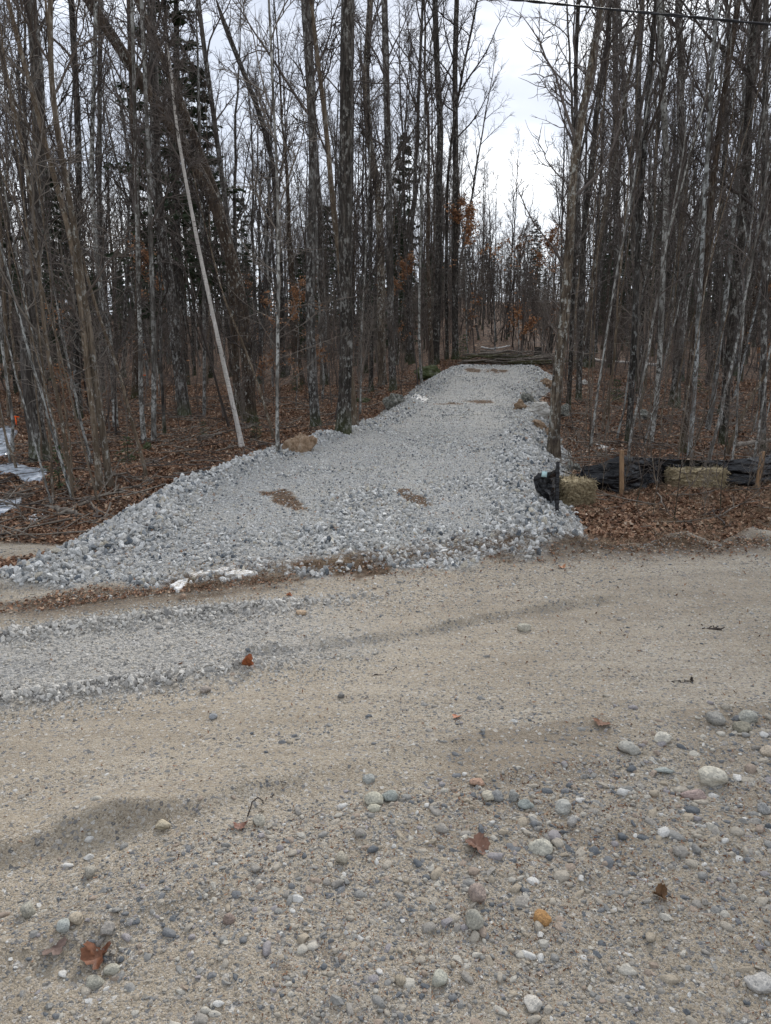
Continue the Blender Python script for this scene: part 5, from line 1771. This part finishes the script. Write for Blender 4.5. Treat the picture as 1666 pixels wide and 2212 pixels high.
# ------------------------------------------------------------------ silt fence, stakes and straw bales
def fence():
    top = [(1202, 1030), (1225, 1028), (1252, 1022), (1259, 1006), (1290, 1003), (1341, 985), (1395, 989), (1446, 991), (1500, 993), (1573, 993), (1620, 988), (1666, 981), (1800, 975)]
    bot = [(1200, 1088), (1225, 1080), (1252, 1070), (1262, 1058), (1290, 1060), (1341, 1070), (1395, 1058), (1446, 1054), (1500, 1056), (1573, 1054), (1620, 1050), (1666, 1045), (1800, 1040)]
    # base line in the world
    B = []
    Tp = []
    for (tx, ty), (bx, by) in zip(top, bot):
        b = unproject(bx, by)
        b[1] = min(b[1], 12.0)
        B.append(b)
        Tp.append(at_depth(tx, ty, b[1] + 0.02))
    B, Tp = np.array(B), np.array(Tp)
    ln = np.concatenate([[0], np.cumsum(np.linalg.norm(np.diff(B[:, :2], axis=0), axis=1))])
    nu, nv = 300, 30
    u = np.linspace(0, ln[-1], nu)
    Bi = np.stack([np.interp(u, ln, B[:, k]) for k in range(3)], -1)
    Ti = np.stack([np.interp(u, ln, Tp[:, k]) for k in range(3)], -1)
    Ti[:, 1] = Bi[:, 1]
    v = np.linspace(0, 1, nv)
    G_ = Bi[:, None] * (1 - v)[None, :, None] + Ti[:, None] * v[None, :, None]
    U, Vv = np.meshgrid(u, v, indexing='ij')
    # drape folds: diagonal tension wrinkles between stakes, loose bottom
    wr = 0.05 * fbm(U * 1.2 + Vv * 1.2, Vv * 2 - U * 0.5, 2.2, 3, 101) + 0.022 * fbm(U * 2 + Vv * 3, Vv - U, 5.0, 3, 102) + 0.03 * np.sin(U * 9 + 5 * Vv + 3 * np.sin(U * 2)) * (1 - Vv)
    belly = 0.07 * np.sin(Vv * 3.14) * np.sin(U * 2.3)
    G_[:, :, 1] += wr * 1.1 + belly
    G_[:, :, 2] += 0.012 * fbm(U, Vv, 4, 2, 103) * (Vv > 0.9)
    G_[:, 0, 1] -= 0.05
    G_[:, 0, 2] -= 0.03
    idx = np.arange(nu * nv).reshape(nu, nv)
    F = np.stack([idx[:-1, :-1], idx[1:, :-1], idx[1:, 1:], idx[:-1, 1:]], -1).reshape(-1, 4)
    root = empty('silt_fence', (Bi[0, 0], Bi[0, 1], Bi[0, 2]))
    loc = Bi[0].copy()
    me = mesh_np('sheet', G_.reshape(-1, 3) - loc, F, True, [M['plastic']])
    o = obj('plastic_sheet', me, root)
    md = o.modifiers.new('thick', 'SOLIDIFY')
    md.thickness = 0.002
    # loose end gathered round the dark post
    pb = unproject(1198, 1092)
    nu, nv = 90, 36
    U, Vv = np.meshgrid(np.linspace(0, 1, nu), np.linspace(0, 1, nv), indexing='ij')
    scl = pb[1] / FPX
    left = 52 - 20 * (1 - Vv) ** 2 - 10 * sstep(0.8, 1.0, Vv)
    zz = 84 * Vv - 8 * U * Vv + 22 * U * (1 - Vv) ** 2
    X = -(left * U) * scl * 1.02
    Z = zz * scl
    Yy = -0.16 * np.sin(U * 2.6) * (0.6 + Vv * 0.4) + 0.05 * fbm(U * 1.5 + Vv, Vv * 1.5 - U, 1.7, 3, 112) + 0.012 * np.sin(U * 16 - Vv * 9)
    Vv3 = np.stack([X + pb[0], Yy + pb[1], Z + pb[2]], -1).reshape(-1, 3) - loc
    idx = np.arange(nu * nv).reshape(nu, nv)
    F = np.stack([idx[:-1, :-1], idx[1:, :-1], idx[1:, 1:], idx[:-1, 1:]], -1).reshape(-1, 4)
    e = obj('loose_end', mesh_np('loose_end', Vv3, F, True, [M['plastic']]), root)
    md = e.modifiers.new('thick', 'SOLIDIFY')
    md.thickness = 0.002
    e['label'] = 'bunched glossy end of the black sheet'
    # printed tag on the loose end
    k = np.argmin(np.abs((Vv3 + loc)[:, 0] - at_depth(1167, 1013, pb[1])[0]) + np.abs((Vv3 + loc)[:, 2] - at_depth(1167, 1013, pb[1])[2]))
    c = Vv3[k]
    tg = np.array([[-.028, 0, -.03], [.026, -.01, -.034], [.03, -.01, .026], [-.024, 0, .03]]) + c + [0, -0.07, 0]
    obj('printed_tag', mesh_np('printed_tag', np.concatenate([tg, tg + [0, 0.002, 0]]), np.array([[0, 1, 2, 3], [7, 6, 5, 4], [0, 4, 5, 1], [1, 5, 6, 2], [2, 6, 7, 3], [3, 7, 4, 0]]), False, [M['tagp']]), root)
    # posts
    def stake(px0, py0, px1, py1, w, mt, nm, off=-0.05, lab=None):
        b = unproject(px0, py0)
        t = at_depth(px1, py1, b[1])
        b = b + [0, off, -0.15]
        t = t + [0, off, 0]
        W = w / FPX * b[1] * 0.5
        bm = bmesh.new()
        vs = []
        for q, sc_w in ((b, 1.0), (t, 0.95)):
            vs.append([bm.verts.new((q[0] + dx * W * sc_w - loc[0], q[1] + dy * W * 0.8 - loc[1], q[2] - loc[2])) for dx, dy in ((-1, -1), (1, -1), (1, 1), (-1, 1))])
        for k in range(4):
            bm.faces.new((vs[0][k], vs[0][(k + 1) % 4], vs[1][(k + 1) % 4], vs[1][k]))
        bm.faces.new(vs[1])
        bm.faces.new(vs[0][::-1])
        bmesh.ops.bevel(bm, geom=list(bm.edges), offset=0.003, segments=1, affect='EDGES')
        me = bpy.data.meshes.new(nm)
        bm.to_mesh(me)
        bm.free()
        me.materials.append(M[mt])
        o = obj(nm, me, root)
        if lab:
            o['label'] = lab
    stake(1342, 1070, 1341, 971, 9, 'wood', 'stake')
    stake(1631, 1052, 1645, 974, 9, 'wood', 'stake')
    stake(1198, 1094, 1199, 992, 8, 'plastic', 'post', -0.14, 'dark post wrapped in black sheet')
    tag(root, 'black plastic silt fence on wooden stakes right of the driveway', 'silt fence')


fence()


def bale(pxl, pxr, pyt, pyb, rz, lab, seed, dep=0.40):
    g = np.random.RandomState(seed)
    b = unproject(0.5 * (pxl + pxr), pyb)
    W = (pxr - pxl) / FPX * b[1]
    H = (pyb - pyt) / FPX * b[1] * 1.02
    bm = bmesh.new()
    bmesh.ops.create_cube(bm, size=1.0)
    bmesh.ops.subdivide_edges(bm, edges=list(bm.edges), cuts=24, use_grid_fill=True)
    for v in bm.verts:
        c = v.co
        # rounded edges and shaggy sides
        k = 1 - 0.06 * (abs(c.x * 2) ** 6 + abs(c.z * 2) ** 6) * (abs(c.y * 2) ** 6)
        n = mnoise.noise(Vector((c.x * 7 + seed, c.y * 7, c.z * 12))) * 0.035 + mnoise.noise(Vector((c.x * 22, c.y * 22 + seed, c.z * 22))) * 0.035
        sag = -0.10 * (c.x + 0.5) * 0 + 0.05 * math.sin(c.x * 5 + seed)
        v.co = Vector((c.x * k * W + n, c.y * k * dep + n, (c.z + 0.5) * H + (n * 0.8 + sag * 0.2 if c.z > 0 else 0)))
    me = bpy.data.meshes.new('straw')
    bm.to_mesh(me)
    bm.free()
    me.polygons.foreach_set('use_smooth', np.ones(len(me.polygons), bool))
    me.materials.append(M['straw'])
    root = empty('straw_bale', (b[0], b[1] + dep * 0.5, b[2] - 0.03), rz)
    obj('packed_straw', me, root)
    # loose stalks sticking out of the faces
    n = 3600
    f = g.randint(0, 4, n)
    px = g.uniform(-.5, .5, n) * W
    pz = g.uniform(0, 1, n) * H
    py = g.uniform(-.5, .5, n) * dep
    P0 = np.stack([px, np.full(n, -dep / 2), pz], -1)
    P0[f == 1] = np.stack([px, py, np.full(n, H)], -1)[f == 1]
    P0[f == 2] = np.stack([np.full(n, W / 2), py, pz], -1)[f == 2]
    P0[f == 3] = np.stack([np.full(n, -W / 2), py, pz], -1)[f == 3]
    outd = np.array([[0, -1, 0], [0, 0, 1], [1, 0, 0], [-1, 0, 0.0]])[f]
    d = norm(outd * 0.35 + g.normal(0, 0.6, (n, 3)) + [0, 0, -0.45])
    K = 3
    P = np.empty((n, K, 3))
    P[:, 0] = P0 - outd * 0.01
    for k in range(1, K):
        d = norm(d + g.normal(0, 0.2, d.shape) + [0, 0, -0.25])
        P[:, k] = P[:, k - 1] + d * g.uniform(0.015, 0.055, (n, 1))
    V, F = tubes(P, np.full((n, K), 0.0024), 3)
    o = obj('loose_straw', mesh_np('loose_straw', V, F, False, [M['straw']]), root)
    o['kind'] = 'stuff'
    for q in (-0.22, 0.22):
        w = np.array([[q * W, -dep / 2 - .004, 0], [q * W, -dep / 2 - .004, H], [q * W, 0, H + .006], [q * W, dep / 2, H]])[None]
        tv, tf = tubes(w, np.full((1, 4), 0.003), 4)
        obj('twine', mesh_np('twine', tv, tf, True, [M['drygrass']]), root)
    tag(root, lab, 'straw bale', 'straw bales by the fence')


bale(1203, 1276, 1036, 1096, R(28), 'straw bale leaning at the fence end beside the gravel bank', 3, 0.42)
bale(1449, 1566, 1009, 1057, R(-3), 'straw bale against the middle of the black fence, right one', 8, 0.38)


# ------------------------------------------------------------------ fallen wood
def log(pts, w0, w1, mt, lab, name='fallen_branch', cat='branch', branches=4, seed=0, lift=0.03, group='fallen branches and logs', depth_pts=None):
    g = np.random.RandomState(seed + 900)
    W = []
    for i, (px, py) in enumerate(pts):
        p = unproject(px, py)
        W.append(p + [0, 0, lift * (1 + 0.5 * g.rand())])
    W = np.array(W)
    loc = W[0].copy()
    P, L = resample(W - loc, 16)
    P += g.normal(0, 0.012, P.shape)
    dist = np.linalg.norm(loc)
    Rd = np.linspace(w0, w1, 16) * dist / FPX * 0.5
    root = empty(name, loc)
    V, F = tubes(P[None], Rd[None], 8, cap=True)
    obj('stem', mesh_np('stem', V, F, True, [M[mt]]), root)
    if branches:
        p2, r2 = grow(g, P[None], Rd[None], branches, 0.35, 0.97, lambda t, N, m, g: g.uniform(0.2, 0.45, (N, m)) * L, 35, 6, up=0.15, wig=0.1, rmin=0.004, rfrac=0.6)
        parts = [tubes(p2, r2, 4)]
        p3, r3 = grow(g, p2, r2, 4, 0.3, 0.95, lambda t, N, m, g: g.uniform(0.1, 0.2, (N, m)) * L, 35, 4, up=0.1, wig=0.1, rmin=0.003, rfrac=0.6)
        parts.append(tubes(p3, r3, 3))
        V, F = join_parts(parts)
        obj('side_branches', mesh_np('side_branches', V, F, False, [M[mt]]), root)
    tag(root, lab, cat, group)


log([(425, 950), (480, 940), (520, 930), (555, 922)], 8, 6, 'deadwood', 'pale fallen branch on the leaves at the foot of the birch', seed=1, branches=2)
log([(300, 952), (380, 955), (450, 955)], 5, 3, 'deadwood', 'thin fallen stem right of the spotted trunks', seed=2)
log([(128, 1118), (190, 1090), (235, 1070), (258, 1052)], 8, 4, 'deadwood', 'broken grey branch at the foot of the left saplings, largest piece', seed=3, branches=3)
log([(160, 1085), (205, 1080), (270, 1062), (330, 1050)], 6, 3, 'deadwood', 'long thin branch lying along the gravel bank', seed=4)
log([(235, 1028), (280, 1036), (325, 1045)], 4, 3, 'deadwood', 'pale stick crossing the slanting sapling', seed=5, branches=1)
log([(100, 1100), (150, 1112), (175, 1120)], 11, 8, 'deadwood', 'short thick broken limb near the sand flat', seed=6, branches=1)
log([(330, 970), (360, 975), (410, 985)], 4, 2, 'deadwood', 'thin stick below the mossy stone', seed=7)
log([(730, 852), (760, 850), (800, 846), (815, 844)], 5, 4, 'deadwood', 'grey fallen log behind the dark scaly trunk', seed=8, branches=1)
log([(1585, 1000), (1625, 985), (1690, 978)], 10, 9, 'deadwood', 'barkless pale log behind the right end of the fence', seed=9, branches=0, lift=0.25)
log([(1240, 770), (1300, 782), (1370, 786), (1420, 790)], 6, 5, 'bark_birch', 'whitish birch log lying deep in the woods, right', seed=10, branches=0)
log([(1310, 925), (1350, 942), (1400, 948)], 4, 3, 'deadwood', 'pale fallen stick left of the dark trunk by stake', seed=11)
log([(1230, 950), (1260, 965), (1300, 985)], 4, 2, 'deadwood', 'curved stick right of the golden birch foot', seed=12)
log([(1040, 752), (1060, 757), (1100, 750)], 4, 4, 'bark_birch', 'short whitish log on top of the brush pile', seed=13, branches=0)
log([(1480, 900), (1540, 920), (1610, 925)], 5, 3, 'deadwood', 'fallen limb behind the second straw bale', seed=14)
log([(0, 1092), (30, 1108), (75, 1140)], 4, 2, 'deadwood', 'thin dark branch across the frozen stream', seed=15, branches=3)
for k, (a_, b_, lab) in enumerate((((1480, 1352), (1570, 1362), 'thin dark twig lying on the right lane'), ((800, 1362 + 100), (880, 1440), 'slim brown twig on the middle of road'), ((1450, 1475), (1500, 1472), 'short dark twig on the right lane edge'), ((530, 1770), (620, 1700), 'long brown stem across the left sandy ridge'))):
    log([a_, ((a_[0] + b_[0]) / 2, (a_[1] + b_[1]) / 2 + 2), b_], 3.5, 2, 'twig', lab, 'twig', 'twig', 1, 40 + k, 0.006, 'twigs on the road')

# brush pile beyond the crest: every stem its own
g = np.random.RandomState(5)
bc = at_depth(1075, 770, 28.0)
bx0, bx1 = at_depth(985, 770, 28)[0], at_depth(1165, 770, 28)[0]
for k in range(34):
    x0 = g.uniform(bx0, bx1 - 0.8)
    L = g.uniform(1.2, 3.0)
    y0 = 27.6 + g.uniform(-0.5, 0.9)
    z0 = gz(x0, y0) + 0.05 + 0.42 * g.rand() * math.sin(math.pi * np.clip((x0 + L / 2 - bx0) / (bx1 - bx0), 0.1, 0.9))
    K = 7
    P = np.zeros((K, 3))
    P[:, 0] = np.linspace(0, L, K)
    P[:, 1] = np.cumsum(g.normal(0, 0.06, K))
    P[:, 2] = np.cumsum(g.normal(0, 0.035, K)) + g.uniform(-0.05, 0.12) * np.linspace(0, 1, K)
    r0 = g.uniform(0.018, 0.05)
    Rd = np.linspace(r0, r0 * 0.5, K)
    o = empty('cut_stem', (x0, y0, z0), g.uniform(-0.25, 0.25))
    V, F = tubes(P[None], Rd[None], 6, cap=True)
    obj('stem', mesh_np('stem', V, F, True, [M['deadwood' if g.rand() > .35 else 'bark_brown']]), o)
    p2, r2 = grow(g, P[None], Rd[None], 5, 0.2, 0.95, lambda t, N, m, g: g.uniform(0.3, 0.9, (N, m)), 35, 5, up=0.1, wig=0.12, rmin=0.004, rfrac=0.5)
    V, F = tubes(p2, r2, 3)
    obj('side_branches', mesh_np('side_branches', V, F, False, [M['twig']]), o)
    tag(o, '%s %s cut stem in the %s of the brush pile beyond the driveway crest' % ('thick' if r0 > 0.036 else 'thin', 'long' if L > 2.2 else 'short', 'left half' if x0 + L / 2 < (bx0 + bx1) / 2 else 'right half'), 'cut stem', 'cut stems heaped in the brush pile')

# stumps
for px, py, w, h, lab, tilt in ((1184, 765, 9, 42, 'tall slanting stump with a pale cut top right of brush pile', 0.12), (1162, 768, 16, 18, 'low wide stump beside the tall slanting one', 0)):
    b = at_depth(px, py, 28.5)
    gg_ = gz(b[0], 28.5)
    W, H = w / FPX * 28.5, h / FPX * 28.5
    root = empty('tree_stump', (b[0], 28.5, gg_))
    zt = np.linspace(-0.1, max(H, b[2] - gg_ + H), 8)
    P = np.stack([tilt * zt, 0 * zt, zt], -1)
    Rd = W * 0.5 * (1 + 0.3 * np.exp(-np.clip(zt, 0, 9) / 0.1))
    V, F = tubes(P[None], Rd[None], 12)
    obj('bark', mesh_np('bark', V, F, True, [M['bark_dark']]), root)
    V, F = tubes(np.stack([P[-1] - [0, 0, .02], P[-1] + [0, 0, .006]])[None], np.array([[Rd[-1] * .95, Rd[-1] * .93]]), 12, cap=True)
    obj('cut_face', mesh_np('cut_face', V, F, False, [M['cutwood']]), root)
    tag(root, lab, 'stump')


# ------------------------------------------------------------------ ice, snow and small manmade bits
def sheet(name, outline, mt, zoff, lab=None, cat=None, kind=None, seed=0, thick=0.01):
    W = np.array([unproject(px, py) for px, py in outline])
    c = W.mean(0)
    n = 90
    d = np.concatenate([[0], np.cumsum(np.linalg.norm(np.diff(np.vstack([W, W[:1]]), axis=0), axis=1))])
    t = np.linspace(0, d[-1], n, endpoint=False)
    WW = np.vstack([W, W[:1]])
    B = np.stack([np.interp(t, d, WW[:, k]) for k in range(2)], -1)
    B = c[:2] + (B - c[:2]) * (1 + max(0.22, thick) * fbm(B[:, 0], B[:, 1], 3.5 if thick < 0.1 else 9, 4, seed))[:, None]
    rings = [1.0, 0.97, 0.8, 0.6, 0.4, 0.2]
    V = []
    for k, q in enumerate(rings):
        xy = c[:2] + (B - c[:2]) * q
        z = terrain(xy[:, 0], xy[:, 1]) + (-0.02 if k == 0 else zoff)
        V.append(np.column_stack([xy, z]))
    V.append(np.array([[c[0], c[1], gz(c[0], c[1]) + zoff]]))
    V = np.vstack(V)
    F4 = np.array([[i * n + k, i * n + (k + 1) % n, (i + 1) * n + (k + 1) % n, (i + 1) * n + k] for i in range(len(rings) - 1) for k in range(n)])
    F3 = np.array([[(len(rings) - 1) * n + k, (len(rings) - 1) * n + (k + 1) % n, len(V) - 1] for k in range(n)])
    o = obj(name, mesh_np(name, V, [F4, F3], True, [M[mt]]))
    tag(o, lab, cat, None, kind)
    return o


sheet('ice_patch', [(-90, 1012), (20, 1006), (60, 1016), (102, 1022), (95, 1046), (58, 1046), (20, 1024), (-90, 1030)], 'ice', 0.06, 'bluish ice sheet on the brook beside the left sapling', 'ice', seed=1)
sheet('ice_patch', [(-60, 1098), (20, 1088), (50, 1082), (46, 1096), (20, 1114), (-60, 1130)], 'ice', 0.06, 'bluish ice sheet at the left edge above the sand', 'ice', seed=2)
sheet('ice_patch', [(-30, 935), (14, 925), (40, 935), (26, 955), (18, 985), (-30, 995)], 'ice', 0.06, 'narrow ice streak at the far left among the leaves', 'ice', seed=3)
sheet('ice_patch', [(52, 1122), (85, 1112), (98, 1116), (70, 1128)], 'snow', 0.015, 'small white ice sliver by the sand flat', 'ice', seed=4)
sheet('snow_patch', [(870, 852), (905, 858), (925, 862), (912, 870), (880, 866)], 'dirtysnow', 0.02, 'thin snow remnant right of the grey boulder', 'snow', seed=5)
sheet('snow_patch', [(470, 1240), (490, 1233), (520, 1236), (555, 1240), (570, 1246), (525, 1250), (490, 1247)], 'dirtysnow', 0.022, 'dirty white snow remnant at the foot of the apron, longer one', 'snow', seed=6, thick=0.5)
sheet('snow_patch', [(368, 1270), (385, 1260), (405, 1258), (400, 1270), (385, 1280)], 'dirtysnow', 0.020, 'small dirty snow scrap left of the longer snow remnant', 'snow', seed=8, thick=0.5)
sheet('snow_patch', [(400, 1246), (430, 1238), (468, 1236), (450, 1246), (420, 1252)], 'dirtysnow', 0.020, 'middle dirty snow scrap at the foot of the apron', 'snow', seed=9, thick=0.5)
sheet('snow_patch', [(1285, 962), (1310, 965), (1330, 972), (1300, 975)], 'dirtysnow', 0.02, 'thin snow remnant behind the fence by the golden birch', 'snow', seed=7)

for px, py, sz, Yd, lab in ((42, 905, 14, None, 'short orange ribbon tied near the ice at left'), (310, 808, 22, None, 'orange ribbon tied round a trunk behind the saplings')):
    p = unproject(px, py + 14)
    s = sz / FPX * p[1]
    z = 0.12
    root = empty('marking_ribbon', (p[0], p[1] - 0.12, p[2]))
    W = np.array([[[-s / 2, 0, z + 0.10], [0, -0.03, z + 0.11], [s / 2, 0, z + 0.10]]])
    V = []
    for dz in (-.018, .018):
        V.append(W[0] + [0, 0, dz])
    V = np.vstack(V)
    Vt = np.array([[-.015, -.03, z + .09], [.015, -.03, z + .09], [.03, -.05, z - .1], [-.005, -.05, z - .11]])
    V = np.vstack([V, Vt])
    o = obj('ribbon', mesh_np('ribbon', V, [np.array([[0, 1, 4, 3], [1, 2, 5, 4], [6, 7, 8, 9]])], False, [M['orange']]), root)
    md = o.modifiers.new('thick', 'SOLIDIFY')
    md.thickness = 0.003
    # the thin stem it is tied to
    V, F = tubes(np.array([[[0, .01, -.1], [0, .01, .3], [.02, .02, .8]]]), np.array([[.008, .007, .003]]), 5)
    obj('stem', mesh_np('stem', V, F, True, [M['bark_tan']]), root)
    tag(root, lab, 'ribbon')

# ------------------------------------------------------------------ overhead cable
pa = at_depth(1090, -3, 9.5)
pb = at_depth(1666, 53, 8.0)
d = (pb - pa)
K = 90
t = np.linspace(-4, 4, K)
base = pa[None] + d[None] * t[:, None]
base[:, 2] = pa[2] + d[2] * t + 0.012 * (t - 0.5) ** 2 - 0.003
root = empty('overhead_cable', base[0])
for k in range(2):
    P = base - base[0]
    tw = t * 40 + k * math.pi
    P = P + np.stack([0 * tw, 0.014 * np.cos(tw), 0.014 * np.sin(tw)], -1)
    P, L = resample(P, 400)
    P = P
    V, F = tubes(P[None], np.full((1, 400), 0.009), 6)
    obj('strand', mesh_np('strand', V, F, True, [M['cable']]), root)
tag(root, 'black twisted overhead cable crossing the upper right sky', 'cable')
print('objects', len(sc.objects))
